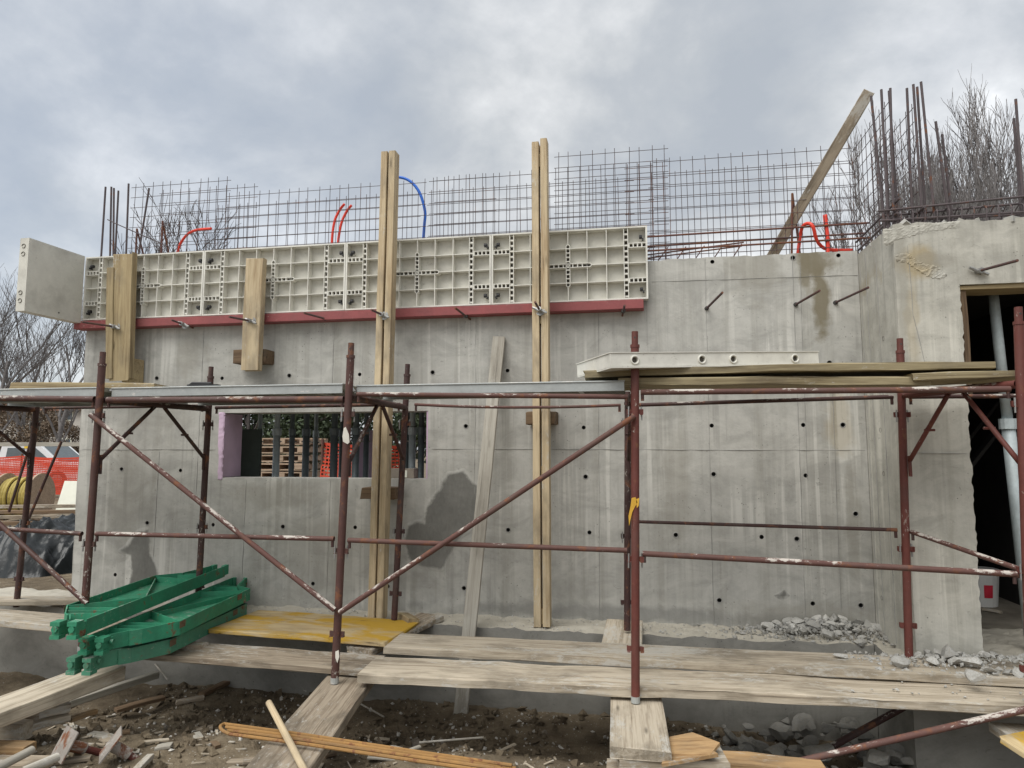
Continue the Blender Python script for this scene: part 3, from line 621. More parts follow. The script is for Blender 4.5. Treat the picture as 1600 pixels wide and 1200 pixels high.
def block(pxa, pxb, y, h, t, mat, label):
    a, b = PY(*pxa, y), PY(*pxb, y); b.z = a.z; tag(board('wood_block', a, b, t, h, mat), label, 'block', 'wood blocks wedged behind timbers')
block((371, 559), (421, 559), -.075, .12, .14, M['darkwood'], 'dark square block behind the foot of the narrow short timber')
block((571, 770), (622, 770), -.105, .095, .20, M['darkwood'], 'dark block behind the left tall post, under the window slot')
block((826, 654), (869, 654), -.105, .10, .20, M['darkwood'], 'dark block behind the right tall post')
block((203, 580), (214, 576), -.10, .22, .17, M['pine_d'], 'small pine offcut beside the wide short timber above the deck')
def tie_rod(pa, pb, y0, length, label, nut=None, plate_=False, r_=.008):
    a = PY(*pa, y0); b = PY(*pb, y0-length); d = (b-a).normalized()
    r = thing('tie_rod', a, label, 'tie rod', 'steel tie rods sticking out of the wall')
    m = MB().tube([a-d*.14, a, b], r_, 8); k = 0; L = (b-a).length
    mk('rod', m, M['rebar_r'], r)
    th = MB()
    for q in range(int(L/.012)): p = a+d*(.006+.012*q); th.tube([p, p+d*.004], r_*1.18, 8)
    mk('thread', th, M['rebar'], r)['kind'] = 'stuff'
    if nut is not None:
        c = a+d*nut; w = MB(); w.tube([c-d*.03, c+d*.035], .019, 8); w.tube([c-d*.035, c-d*.025], .036, 12)
        s = d.cross(V((0, 0, 1))).normalized()
        for e in (-1, 1): w.tube([c+s*e*.012, c+s*e*.042+V((0, 0, .018*e)), c+s*e*.058+V((0, 0, .024*e))], .012, 7, r1=.009)
        mk('wing_nut', w, M['zinc'], r)
    else: mk('sleeve', MB().tube([a-d*.012, a+d*.014], .017, 10), M['hole'], r)
tie_rod((182, 511), (128, 503), -.225, .36, 'tie rod with wing nut on the wide short timber', .02)
tie_rod((290, 508), (268, 500), -.10, .18, 'tie rod with wing nut on the red batten between the short timbers', .03)
tie_rod((394, 502), (358, 495), -.225, .28, 'tie rod with wing nut on the narrow short timber', .02)
tie_rod((508, 498), (475, 489), -.10, .26, 'bare tie rod over the red batten left of the left tall post')
tie_rod((600, 493), (580, 484), -.33, .20, 'tie rod with wing nut on the left tall post', .02)
tie_rod((728, 494), (711, 481), -.10, .24, 'bare tie rod over the red batten between the tall posts')
tie_rod((844, 486), (836, 472), -.33, .18, 'tie rod with wing nut on the right tall post', .02)
tie_rod((974, 486), (976, 477), -.10, .12, 'stub tie rod under the right end of the red batten')
tie_rod((1104, 482), (1129, 457), 0, .42, 'bare tie rod nearest the right end of the panel row')
tie_rod((1243, 476), (1281, 454), 0, .42, 'dark tie rod beside the wet stain, left of its neighbour')
tie_rod((1305, 473), (1357, 449), 0, .46, 'dark tie rod below the wet stain near the wall corner')
tie_rod((1527, 424), (1590, 407), -.75, .42, 'tie rod with wing nut above the door opening', .02)
# weathered board leaning on the wall
pb = PZ(720, 1116, -.50); pt = PY(780, 527, -.035)
tag(board('leaning_board', pb, pt, .105, .03, M['grey'], upv=(0, -1, .2), rough=.002), 'tall grey weathered board leaning against the wall between the posts', 'board')

# ================================================================== SCAFFOLD
TR = .0242
def lug(p, d, parent, mat, wedge=True):
    """pressed-steel pin lug: a U plate standing off the post with a hanging wedge"""
    d = V(d); s = MB(); Mx = frame_M(p, V(p)+d)[0]
    s.box((TR-.004, -.003, -.018), (TR+.024, .003, .010), Mx); s.box((TR+.018, -.013, -.018), (TR+.024, -.0035, .010), Mx); s.box((TR+.003, -.014, -.023), (TR+.022, .014, -.0185), Mx)
    mk('lug', s, mat, parent)
    if wedge:
        w = MB().tube([Mx @ V((TR+.012, .010, .026)), Mx @ V((TR+.014, .010, -.055))], .005, 6); mk('wedge_pin', w, M['zinc'], parent)
def post(p0, p1, parent, mat, pin_z, spig=.085):
    p0, p1 = V(p0), V(p1); u = (p1-p0).normalized(); e = p1-u*spig
    pipe('post', p0, e, TR, mat, parent); pipe('spigot', e-u*.02, p1, TR*.8, mat, parent); mk('collar', MB().tube([e-u*.012, e+u*.006], TR*1.14, 14), mat, parent)
    mk('pin_hole', MB().tube([e+u*spig*.55+V((0, -TR*.82, 0)), e+u*spig*.55+V((0, -TR*.70, 0))], .006, 8), M['hole'], parent)
    for z in pin_z:
        c = p0.lerp(p1, (z-p0.z)/(p1.z-p0.z))
        for s in (-1, 1): lug(c, (s, 0, 0), parent, mat, wedge=z > .6)
def scaffold_frame(label, fb, ft, bb, bt, zt, matf, matb, drop=.40, foot=True):
    r = thing('scaffold_portal', fb, label, 'scaffold frame', 'portal frames of the scaffold')
    fb, ft, bb, bt = map(V, (fb, ft, bb, bt))
    post(fb, ft, r, matf, (zt-.10, .80, .30)); post(bb, bt, r, matb, (zt-.12, .80, .33))
    fa = fb.lerp(ft, (zt-fb.z)/(ft.z-fb.z)); ba = bb.lerp(bt, (zt-bb.z)/(bt.z-bb.z)); d = (ba-fa).normalized()
    pipe('transom', fa+d*TR*.9, ba-d*TR*.9, TR*.95, matb, r); m = fa.lerp(ba, .5); zz = V((0, 0, -1))
    for c, s in ((fa, 1), (ba, -1)):
        k = c+zz*drop+d*s*(TR+.012); pipe('knee_brace', m-d*s*.05+zz*.02, k, .014, matb, r, hole=False); mk('knee_plate', MB().tube([k+V((0, 0, .03)), k-V((0, 0, .10))], .011, 6), matb, r)
        mk('knee_stud', MB().tube([m.lerp(k, .55)+V((-.03, 0, 0)), m.lerp(k, .55)+V((.03, 0, 0))], .008, 6), matb, r)
    if foot: mk('foot_collar', MB().tube([fb, fb+V((0, 0, .035))], TR*1.05, 14), M['galv'], r)
    return r
YF, YB = -1.55, -.5
def pf(a, b): return PY(a, b, YF)
def pbk(a, b): return PY(a, b, YB)
def zs(p, z): q = p.copy(); q.z = z; return q
f1 = scaffold_frame('scaffold frame standing behind the green brackets at the wall end', zs(pf(131, 960), .10), pf(161, 550), zs(pbk(311, 895), .13), pbk(330, 573), 1.755, M['scaff'], M['scaff_d'])
f2 = scaffold_frame('scaffold frame in front of the window slot with peeling white paper', zs(pf(523, 1063), .002), pf(549, 536), zs(pbk(616, 964), .13), pbk(637, 569), 1.75, M['scaff'], M['scaff_d'])
f3 = scaffold_frame('scaffold frame in mid-picture with yellow paint flakes on its front post', zs(pf(993, 1097), .002), pf(992, 518), zs(pbk(980, 976), .13), pbk(981, 612), 1.745, M['scaff_r'], M['scaff_d'], drop=.40)
f4 = scaffold_frame('red scaffold frame before the door opening at the right edge', zs(PY(1612, 1120, YF), -.06), PY(1591, 480, YF), zs(PY(1420, 1024, -.84), .10), PY(1406, 529, -.84), 1.77, M['scaff_r'], M['scaff_r'], drop=.42)
f0 = scaffold_frame('scaffold frame beyond the wall end at the left edge', (-5.40, YF, .10), (-5.40, YF, 2.1), zs(pbk(27, 925), .09), zs(pbk(60, 610), 1.95), 1.765, M['scaff_d'], M['scaff_d'])
# scraps of paper and paint on the posts
def flake(pts, y, mat, parent, nm):
    P = [PY(a, b, y) for a, b in pts]; n = len(P); mb = MB(); mb.add([p for p in P]+[p+V((0, .003, 0)) for p in P], [tuple(range(n))[::-1], tuple(range(n, 2*n))]+[(i, (i+1) % n, n+(i+1) % n, n+i) for i in range(n)]); mk(nm, mb, mat, parent)
flake([(537, 669), (540, 667), (545, 679), (546, 691), (543, 694), (536, 690), (535, 682)], YF-TR-.003, M['peel'], f2, 'paper_scrap')
flake([(524, 1018), (529, 1016), (530, 1026), (527, 1036), (524, 1028)], YF-TR-.003, M['peel'], f2, 'paper_scrap')
flake([(987, 778), (993, 777), (996, 785), (992, 792), (988, 800), (985, 812), (983, 822), (982, 806), (985, 792)], YF-TR-.003, M['peel_y'], f3, 'paint_flake')
flake([(994, 780), (999, 778), (998, 790), (995, 794)], YF-TR-.003, M['peel_y'], f3, 'paint_flake')
def rail(a, b, label, mat=None, r=.0165, bow=0., cat='rail', nm='scaffold_rail', group='horizontal scaffold rails', ends=True):
    o = pipe(nm, a, b, r, mat or M['scaff'], None, bow); tag(o, label, cat, group)
    if ends:
        d = (V(b)-V(a)).normalized()
        for e, s in ((V(a), 1), (V(b), -1)):
            m = MB(); c = e+d*s*.01; m.tube([c+V((0, 0, .006)), c+V((0, 0, -.05))], .0095, 8); mk('end_hook', m, M['scaff_d'], o)
    return o
S = M['scaff']; SD = M['scaff_d']
# front and back rails under the deck
rail(pf(-30, 622), pf(148, 624), 'thick front deck rail at the left edge of the picture', S, .021)
rail(pf(168, 625), pf(537, 624), 'thick front deck rail above the long falling brace', S, .021)
rail(pf(558, 616), pf(981, 620), 'slim front deck rail between the two middle frames', M['scaff_s'], .015)
rail(pf(1001, 613), pf(1578, 608), 'front deck rail under the wooden boards, right bay', M['scaff_s'], .0165)
rail(pbk(70, 638), pbk(318, 634), 'back deck rail near the wall end', SD, .012)
rail(pbk(337, 637), pbk(625, 632), 'back deck rail over the window slot', SD, .014)
rail(pbk(648, 632), pbk(970, 633), 'bowed back deck rail right of the window slot', M['scaff_s'], .011, bow=-.02)
rail(pbk(992, 633), PY(1396, 620, -.84), 'straight back deck rail crossing the wall in the right bay', SD, .014)
rail(PY(1420, 620, -.84), PY(1660, 618, -.84), 'back deck rail before the door opening', SD, .014)
# mid rails
rail(pf(-30, 824), pf(128, 834), 'waist-high front rail at the left edge of the picture', S, .0155)
rail(pf(150, 834), pf(522, 842), 'cement splashed waist-high front rail left of the papered post', M['scaff_s'], .0155)
rail(pf(544, 844), pf(980, 860), 'cement splashed waist-high front rail behind the rising brace', M['scaff_s'], .0155)
rail(pf(1004, 865), pf(1588, 897), 'cement splashed waist-high front rail in the right bay', M['scaff_s'], .0165)
rail(pbk(992, 815), PY(1402, 828, -.84), 'thin waist-high back rail against the wall in the right bay', SD, .012)
rail(PY(1424, 831, -.84), PY(1592, 889, -1.50), 'short end rail running from back to front post at the door', M['scaff_s'], .014)
# diagonals
dg = dict(cat='brace', nm='diagonal_brace', group='diagonal scaffold braces', ends=False)
YD = YF-.045
rail(PY(141, 648, YD), PY(523, 953, YD), 'long brace falling left to right across the window bay', M['scaff_s'], .0165, **dg)
rail(PY(992, 650, YD), PY(531, 957, YD), 'long brace rising left to right in the middle bay', M['scaff_s'], .0165, **dg)
rail(PY(-40, 783, YD), PY(136, 943, YD), 'brace ending low at the leftmost full post', M['scaff'], .0165, **dg)
rail(PY(1225, 1195, -1.68), PY(1640, 1100, -1.68), 'cement crusted brace low in the bottom right corner', M['scaff_s'], .017, **dg)
rail(PY(1290, 1172, -.95), PY(1412, 1105, -.95), 'rusty strut in the shade below the right planks', SD, .02, **dg)
for (a, b, lb) in (((49, 688), (14, 800), 'thin dark strut left of the left back post'), ((96, 690), (40, 822), 'thin dark strut right of the left back post')):
    rail(PY(*a, .3), PY(*b, .3), lb, SD, .013, **dg)
ps = put('steel_post', None, None, Matrix.Translation((-5.29, .32, .03))); tag(ps, 'dark red steel post just beyond the wall end', 'post')
pipe('shaft', (-5.29, .32, .03), (-5.27, .32, 1.50), .022, SD, ps); mk('base_plate', MB().box((-5.35, .26, .025), (-5.23, .38, .033)), SD, ps); mk('collar', MB().tube([(-5.272, .32, 1.40), (-5.272, .32, 1.43)], .032, 10), SD, ps)
# steel deck boards
def steel_deck(x0, x1, y0, z, label, w=.46, h=.062):
    r = thing('steel_deck_board', (x0, y0, z), label, 'deck board', 'galvanised deck boards of the scaffold')
    L = x1-x0; t = .003; pts = [(0, 0)]
    mk('top_sheet', MB().box((x0, y0+.0005, z-t), (x1, y0+w-.0005, z)), M['galv'], r)
    for yy in (y0, y0+w-t): mk('side_lip', MB().box((x0+.002, yy, z-h), (x1-.002, yy+t, z-.0035)), M['galv'], r)
    for yy, s in ((y0, 1), (y0+w, -1)): mk('turned_edge', MB().box((x0+.002, min(yy+s*.0035, yy+s*.022), z-h), (x1-.002, max(yy+s*.0035, yy+s*.022), z-h+t)), M['galv'], r)
    bead = MB().tube([(x0, y0-.003, z-.006), (x1, y0-.003, z-.006)], .0045, 6); mk('edge_bead', bead, M['galv'], r)
    for k in range(1, 6): xx = x0+L*k/6; mk('stiffener', MB().box((xx-.015, y0+.024, z-h*.7), (xx+.015, y0+w-.024, z-.0035)), M['galv'], r)
    for xx in (x0, x1):
        for yy in (y0+.08, y0+w-.08): mk('hook', MB().tube([(xx, yy, z-.02), (xx+(.03 if xx == x1 else -.03), yy, z-.02), (xx+(.045 if xx == x1 else -.045), yy, z-.045)], .008, 6), M['zinc'], r)
ZD = 1.842
x_p = [-5.40, -3.575, -1.80, -.01]
steel_deck(x_p[0]+.06, x_p[1]-.03, -1.52, ZD+.006, 'front galvanised deck board at the left edge of the picture')
steel_deck(x_p[0]+.06, x_p[1]-.03, -1.04, ZD+.004, 'rear galvanised deck board at the left edge of the picture')
steel_deck(x_p[1]+.06, x_p[2]-.035, -1.52, ZD, 'front galvanised deck board above the window slot')
steel_deck(x_p[1]+.06, x_p[2]-.035, -1.04, ZD-.002, 'rear galvanised deck board above the window slot')
steel_deck(x_p[2]+.06, x_p[3]-.045, -1.52, ZD-.012, 'single galvanised deck board between the two middle frames')
# wooden deck boards of the right bay
tag(board('deck_plank', (-.30, -1.26, 1.872), (1.96, -1.22, 1.885), .46, .042, M['deckwood'], bow=.012, rough=.010), 'upper old wooden deck board under the white panel', 'plank', 'wooden deck boards')
tag(board('deck_plank', (-.10, -1.31, 1.824), (1.62, -1.27, 1.80), .40, .045, M['deckwood'], bow=.006, rough=.010), 'lower sagging wooden deck board in the right bay', 'plank', 'wooden deck boards')
tag(board('deck_plank', (1.52, -1.3, 1.82), (2.45, -1.26, 1.838), .42, .04, M['deckwood'], rough=.008), 'short dark deck board running out over the door', 'plank', 'wooden deck boards')
# things on the deck
tag(board('loose_plank', PZ(38, 606, ZD+.03), PZ(255, 607, ZD+.03), .30, .05, M['pine_d'], rough=.003), 'loose plank lying on the left deck beneath the short timber', 'plank')
ct = PZ(320, 606, ZD+.01); tl = thing('black_clamp', ct, 'flat black tool lying on the deck above the window slot', 'tool')
mk('body', MB().prism([(-.12, -.03), (-.09, -.05), (.06, -.045), (.11, -.02), (.11, .02), (.02, .05), (-.10, .04)], -.005, .022, Matrix.Translation(ct)), M['rubber'], tl)
mk('handle', MB().tube([ct+V((-.12, 0, .018)), ct+V((-.10, 0, .034)), ct+V((.05, 0, .030))], .010, 8), M['rubber'], tl)

# ================================================================== PLANKS AND BOARDS ON THE FOOTING
def pl(nm, a, b, w, t, mat, label, cat='plank', group=None, **k): return tag(board(nm, a, b, w, t, mat, **k), label, cat, group)
G1 = 'walkway planks along the footing'
pl('walkway_plank', PZ(612, 1000, .128)+V((0, .0, -.022)), V((2.55, -.98, .106)), .33, .048, M['plank'], 'rear long pale plank of the walkway with rubble on its right end', group=G1, rough=.006, bow=.0)
pl('walkway_plank', V((-1.66, -1.42, .052)), V((2.75, -1.24, .050)), .35, .05, M['plank'], 'front long plank of the walkway with a ragged front edge', group=G1, rough=.012, bow=.0)
pl('shuttering_board', V((-3.02, -.72, .120)), V((-1.66, -.80, .112)), .62, .027, M['yellow'], 'yellow stained shuttering panel lying beside the green brackets', 'panel')
pl('walkway_plank', V((-3.35, -1.24, .038)), V((-1.68, -1.28, .030)), .32, .04, M['plank_d'], 'dirty dark plank in front of the yellow panel', group=G1, rough=.006)
pl('walkway_plank', V((-5.9, -.80, .10)), V((-3.62, -.98, .09)), .30, .05, M['plank'], 'grey plank on the footing at the left edge', group=G1)
pl('walkway_plank', V((-5.45, -.62, .150)), V((-4.55, -.16, .095)), .20, .04, M['plank'], 'short plank slanting back to the wall end', group=G1)
pl('cross_piece', V((-.10, -.16, .098)), V((-.12, -.95, .060)), .27, .05, M['plank'], 'pale cross piece under the middle back post', group='short cross pieces on the footing')
pl('cross_piece', V((-1.62, -.20, .09)), V((-1.86, -1.1, .062)), .22, .04, M['plank_d'], 'brown cross piece by the left tall post foot', group='short cross pieces on the footing')
pl('wood_offcut', PZ(628, 962, .125), PZ(646, 972, .125), .09, .05, M['pine_d'], 'small wedge of wood by the left tall post foot', 'offcut', upv=(.2, 0, 1))
pl('cross_piece', V((1.74, -.80, .088)), V((1.74, -1.0, .088)), .22, .03, M['plank_d'], 'small board under the right back post', group='short cross pieces on the footing')
pl('cross_piece', V((-3.38, -.30, .096)), V((-3.62, -.66, .096)), .22, .05, M['plank_d'], 'small board under the back post behind the green brackets', group='short cross pieces on the footing')
# sole boards under the front posts
pl('sole_board', V((-1.80, -1.33, -.028)), V((-1.60, -2.78, -.055)), .30, .055, M['plank_d'], 'thick worn sole board under the papered post', 'sole board', 'sole boards under the posts', rough=.007)
pl('sole_board', V((-.03, -1.12, -.028)), V((0.0, -2.12, -.040)), .29, .055, M['plank'], 'thick square sole board under the yellow flaked post', 'sole board', 'sole boards under the posts')
pl('sole_board', V((2.02, -1.3, -.09)), V((2.1, -2.3, -.10)), .28, .055, M['plank'], 'sole board under the right edge post', 'sole board', 'sole boards under the posts')
GB = 'packing timbers under the sole boards'
pl('packing_timber', V((-2.02, -2.62, -.12)), V((-1.18, -2.56, -.12)), .16, .075, M['plank'], 'packing timber beneath the worn sole board', 'timber', GB)
pl('packing_timber', V((-2.0, -2.60, -.20)), V((-1.1, -2.66, -.20)), .18, .08, M['plank_d'], 'lower packing timber beneath the worn sole board', 'timber', GB)
pl('packing_timber', V((-.12, -2.02, -.105)), V((.40, -1.96, -.105)), .20, .07, M['plank'], 'packing timber beneath the square sole board', 'timber', GB)
pl('packing_timber', V((-.16, -2.04, -.185)), V((.38, -2.03, -.185)), .22, .08, M['plank_d'], 'lower packing timber beneath the square sole board', 'timber', GB)
pl('packing_timber', V((-.14, -1.9, -.275)), V((.45, -1.86, -.275)), .3, .09, M['plank_d'], 'lowest packing timber beneath the square sole board', 'timber', GB)
ply = MB().prism([(0, 0), (.20, -.03), (.26, .10), (.14, .24), (.02, .20)], 0, .014, Matrix.Translation((.13, -2.06, -.064)) @ Matrix.Rotation(R(-7), 4, 'Y'))
tag(mk('plywood_scrap', ply, M['orangewood']), 'orange plywood scrap beside the square sole board', 'plywood scrap', 'plywood scraps by the sole board')
ply = MB().prism([(0, 0), (.27, .06), (.25, .10), (.02, .08)], 0, .016, Matrix.Translation((.10, -2.14, -.08)) @ Matrix.Rotation(R(-9), 4, 'Y'))
tag(mk('plywood_scrap', ply, M['orangewood']), 'narrow splintered plywood scrap under the orange one', 'plywood scrap', 'plywood scraps by the sole board')
pl('timber_offcut', PZ(1115, 1190, -.2), PZ(1290, 1205, -.2), .16, .05, M['orangewood'], 'flat brown board at the bottom edge below the rubble', 'board', rough=.012)
pl('shuttering_board', V((1.98, -1.55, -.02)), V((2.35, -2.2, -.22)), .5, .03, M['yellow'], 'tilted yellow edged panel in the bottom right corner', 'panel')
# timber pile at the left foreground
GT = 'loose timbers at the left foreground'
pl('big_timber', V((-3.40, -1.52, -.02)), V((-3.72, -2.75, -.10)), .26, .085, M['plank'], 'thick pale timber running under the green brackets', 'timber', GT)
def pz_board(pxa, pxb, z, w, t, mat, label, cat='timber', group=GT, nm='loose_timber', **k): return pl(nm, PZ(*pxa, z), PZ(*pxb, z), w, t, mat, label, cat, group, **k)
pz_board((60, 1113), (108, 1103), -.17, .11, .05, M['plank'], 'short pale offcut just below the thick timber')
pz_board((18, 1128), (62, 1118), -.19, .10, .05, M['plank_d'], 'short grey offcut half under the thick timber')
pz_board((45, 1136), (108, 1120), -.22, .07, .04, M['plank'], 'narrow pale offcut with a slanted end')
pz_board((110, 1125), (150, 1111), -.24, .03, .03, M['orangewood'], 'thin brown batten end on the soil')
pz_board((-40, 1140), (40, 1143), -.22, .10, .10, M['plank'], 'square timber with pale sawn end at the left edge')
pz_board((-40, 1170), (46, 1172), -.24, .09, .06, M['orangewood'], 'brown timber below the square one at the left edge')
pz_board((-40, 1195), (70, 1196), -.27, .12, .05, M['plank_d'], 'dirty timber at the bottom left corner')
pz_board((105, 1100), (245, 1054), -.36, .06, .05, M['grey'], 'long thin grey batten on the soil', nm='loose_batten')
pz_board((212, 1205), (235, 1182), -.27, .04, .03, M['plank'], 'small pale stick at the bottom edge')
pz_board((180, 1110), (255, 1090), -.42, .07, .025, M['darkwood'], 'flat dark board half buried in soil')
pz_board((275, 1098), (318, 1090), -.40, .05, .025, M['plank_d'], 'small brown board on the soil')
pz_board((120, 1078), (180, 1058), -.46, .12, .03, M['darkwood'], 'wide dark board in the shade under the brackets')
pz_board((315, 1085), (365, 1062), -.46, .06, .03, M['darkwood'], 'dark batten under the dirty plank')
# ================================================================== GREEN BRACKETS
def green_bracket(label, Mx, mir, mats):
    r = thing('green_bracket', Mx.translation, label, 'bracket', 'stacked green steel brackets'); H = .09; sx = -1 if mir else 1
    ol = [(0, .18), (.10, .18), (.15, .23), (.36, .36), (1.40, .36), (1.52, .20), (1.72, .16)]    # bulged side: (along, across)
    def add(nm, mb, m=mats[0]): return mk(nm, mb, m, r, Mx)
    def wall(p, q, t=.008, z0=0., z1=H, nm='side_plate', m=mats[1]):
        p = V((sx*p[1], p[0], 0)); q = V((sx*q[1], q[0], 0)); d = (q-p).normalized(); s = V((-d.y, d.x, 0))*t/2; mb = MB()
        vv = [p-s, q-s, q+s, p+s]; mb.add([v+V((0, 0, z0)) for v in vv]+[v+V((0, 0, z1)) for v in vv], [(3, 2, 1, 0), (4, 5, 6, 7), (0, 1, 5, 4), (1, 2, 6, 5), (2, 3, 7, 6), (3, 0, 4, 7)]); return add(nm, mb, m)
    wall((0, 0), (1.85, 0))
    for p, q in zip(ol[1:-2], ol[2:-1]): wall(p, q)
    wall((1.52, .20), (1.85, .12)); wall((0, .10), (.12, .18)); 
    web = [(sx*.004, .12)]+[(sx*b, a) for a, b in ol[1:6]]+[(sx*.004, 1.75)]
    if mir: web = web[::-1]
    add('web', MB().prism(web, .030, .037), mats[0])
    for k in range(3): wall((.17+.075*k, .004), (.16+.075*k, .225+.045*k), .006, .037, H*.95, 'rib')
    wall((.36, .355), (.62, .004), .007, .037, H*.97, 'rib'); wall((.62, .004), (1.40, .355), .007, .037, H*.8, 'rib'); wall((1.40, .355), (1.30, .004), .007, .037, H*.9, 'rib')
    for k in range(2): wall((1.50+.06*k, .004), (1.48+.05*k, .22-.03*k), .006, .037, H*.9, 'rib')
    # forked end with bolts
    for c in (.02, .12):
        f = MB().box((min(sx*(c-.02), sx*(c+.02)), -.09, .008), (max(sx*(c-.02), sx*(c+.02)), .005, H-.01)); f.box((min(sx*(c-.028), sx*(c+.028)), -.10, H-.018), (max(sx*(c-.028), sx*(c+.028)), -.03, H+.006)); f.box((min(sx*(c-.028), sx*(c+.028)), -.10, -.002), (max(sx*(c-.028), sx*(c+.028)), -.04, .02)); add('fork_tab', f, mats[1])
        add('bolt', MB().tube([(sx*c, -.105, .055), (sx*c, -.088, .055)], .018, 8), mats[1])
    bm = MB().tube([(sx*.146, -.03, .06), (sx*.165, -.03, .06)], .015, 8); add('bolt', bm, mats[1])
    add('end_tab', MB().box((min(0, sx*.03), 1.85, .01), (max(0, sx*.03), 1.93, H)), mats[1]); add('end_tab', MB().box((min(sx*.10, sx*.13), 1.85, .01), (max(sx*.10, sx*.13), 1.93, H)), mats[1])
    for a in ((.37, .362), (1.2, .362)):
        q = MB().box((min(sx*(a[1]+.0045), sx*(a[1]+.006)), a[0]-.03, H-.045), (max(sx*(a[1]+.0045), sx*(a[1]+.006)), a[0]+.04, H-.004)); add('bare_spot', q, M['darkwood'])
    return r
def gM(x, y, z, rot, tilt=0): return Matrix.Translation((x, y, z)) @ Matrix.Rotation(R(rot), 4, 'Z') @ Matrix.Rotation(R(tilt), 4, 'X')
green_bracket('lowest dusty green bracket of the stack', gM(-3.34, -1.86, .095, 5.0), False, (M['green'], M['green_w']))
green_bracket('middle green bracket of the stack with open ribs', gM(-3.27, -1.86, .212, 7.0, .0), False, (M['green'], M['green']))
green_bracket('topmost green bracket of the stack, lying at the back', gM(-3.21, -1.97, .332, 8.9, .0), True, (M['green'], M['green']))
pl('wood_block', V((-3.62, -1.2, .06)), V((-2.95, -1.2, .06)), .10, .05, M['plank_d'], 'packing batten under the green brackets', 'block')
# ================================================================== FOREGROUND METAL, ROD BUNDLE, HANDLE
def base_jack(c, rot, tilt, label):
    Mx = Matrix.Translation(c) @ Matrix.Rotation(R(rot), 4, 'Z') @ Matrix.Rotation(R(tilt), 4, 'Y'); r = thing('base_jack', c, label, 'base jack', 'cast-off scaffold base jacks')
    pltm = MB().prism([(-.08, -.08), (.08, -.08), (.08, .08), (-.08, .08)], 0, .007, Mx); mk('base_plate', pltm, M['jack'], r)
    mk('tube', MB().tube([Mx @ V((0, 0, .007)), Mx @ V((0, 0, .12))], .031, 14), M['jack'], r); mk('spindle', MB().tube([Mx @ V((0, 0, .1)), Mx @ V((.02, 0, .5))], .019, 12), M['scaff_r'], r)
    for a, b in ((-.055, -.055), (.055, .055), (-.055, .055)): mk('plate_hole', MB().tube([Mx @ V((a, b, .0072)), Mx @ V((a, b, .0085))], .010, 10), M['hole'], r)
base_jack(PZ(100, 1163, -.20), 62, 118, 'rusty base jack with square plate near the left corner')
base_jack(PZ(172, 1163, -.20), 40, 128, 'dusty base jack with red spindle right of the other jack')
tag(pipe('loose_tube', PZ(-10, 1203, -.18), PZ(50, 1172, -.18), .022, M['grey']), 'dusty grey tube end at the bottom left corner', 'tube', 'loose tubes bottom left'); tag(pipe('loose_tube', PZ(35, 1206, -.19), PZ(90, 1183, -.19), .022, M['grey']), 'second dusty tube beside the rusty base jack', 'tube', 'loose tubes bottom left')
rb = thing('rod_bundle', PZ(347, 1138, -.02), 'bundle of yellow rusty hairpin rods across the worn sole board', 'rod bundle')
for k, (ya, yb_) in enumerate(((1131, 1196), (1136, 1201), (1141, 1206), (1147, 1213))):
    a = PZ(350+3*k, ya, -.005+.012*(k % 2)); b = PZ(800+6*k, yb_, -.005+.012*((k+1) % 2)); mk('rod', MB().tube([a, a.lerp(b, .3)+V((0, 0, .004)), a.lerp(b, .7), b], .0085, 8), M['rod_y'], rb)
a, b = PZ(350, 1131, -.005), PZ(359, 1147, .007); mk('rod_bend', MB().tube(curve_pts([a, a.lerp(b, .3)+V((-.03, 0, 0)), a.lerp(b, .7)+V((-.03, 0, 0)), b], 12), .0085, 8), M['rod_y'], rb)
tag(pipe('tool_handle', PZ(420, 1098, .10), PZ(478, 1208, -.02), .0165, M['pine'], hole=False), 'round wooden tool handle lying over the rusty rods', 'handle')
# ================================================================== STONES, RUBBLE, LITTER
def stone_mesh(seed, flat=.7, n=2):
    bm = bmesh.new(); bmesh.ops.create_icosphere(bm, subdivisions=n, radius=1); rr = random.Random(seed); dirs = [V((rr.uniform(-1, 1), rr.uniform(-1, 1), rr.uniform(-1, 1))).normalized() for _ in range(14)]; cut = [rr.uniform(.35, .75) for _ in dirs]
    for v in bm.verts:
        for d, c in zip(dirs, cut):
            e = v.co.dot(d)
            if e > c: v.co -= d*(e-c)
        v.co += noise.noise_vector(v.co*3.5+V((seed, 0, 0)))*.045; v.co.z *= flat
    m = bpy.data.meshes.new('stone'); bm.to_mesh(m); bm.free(); return m
SM = {}
for kind in ('rubble', 'rubble_d', 'stone', 'stone_d'):
    SM[kind] = []
    for s in range(6): m = stone_mesh(s*7+len(kind), .62+.06*s); m.materials.append(M[kind]); SM[kind].append(m)
rs = random.Random(21)
def stone(nm, loc, size, kind, label, cat, group=None, sink=.3):
    sc = V((size*rs.uniform(.8, 1.25), size*rs.uniform(.7, 1.1), size*rs.uniform(.65, 1)))
    Mx = Matrix.Translation(V(loc)+V((0, 0, sc.z*.6-size*sink))) @ Matrix.Rotation(rs.uniform(0, 6.3), 4, 'Z') @ Matrix.Rotation(rs.uniform(-.5, .5), 4, 'X') @ Matrix.Diagonal((*sc, 1))
    o = put(nm, rs.choice(SM[kind]), None, Mx); return tag(o, label, cat, group)
def heap_z(x, y): return .07+.085*math.exp(-((x-1.38)/.32)**2)*math.exp(-((y+.06)/.16)**2)
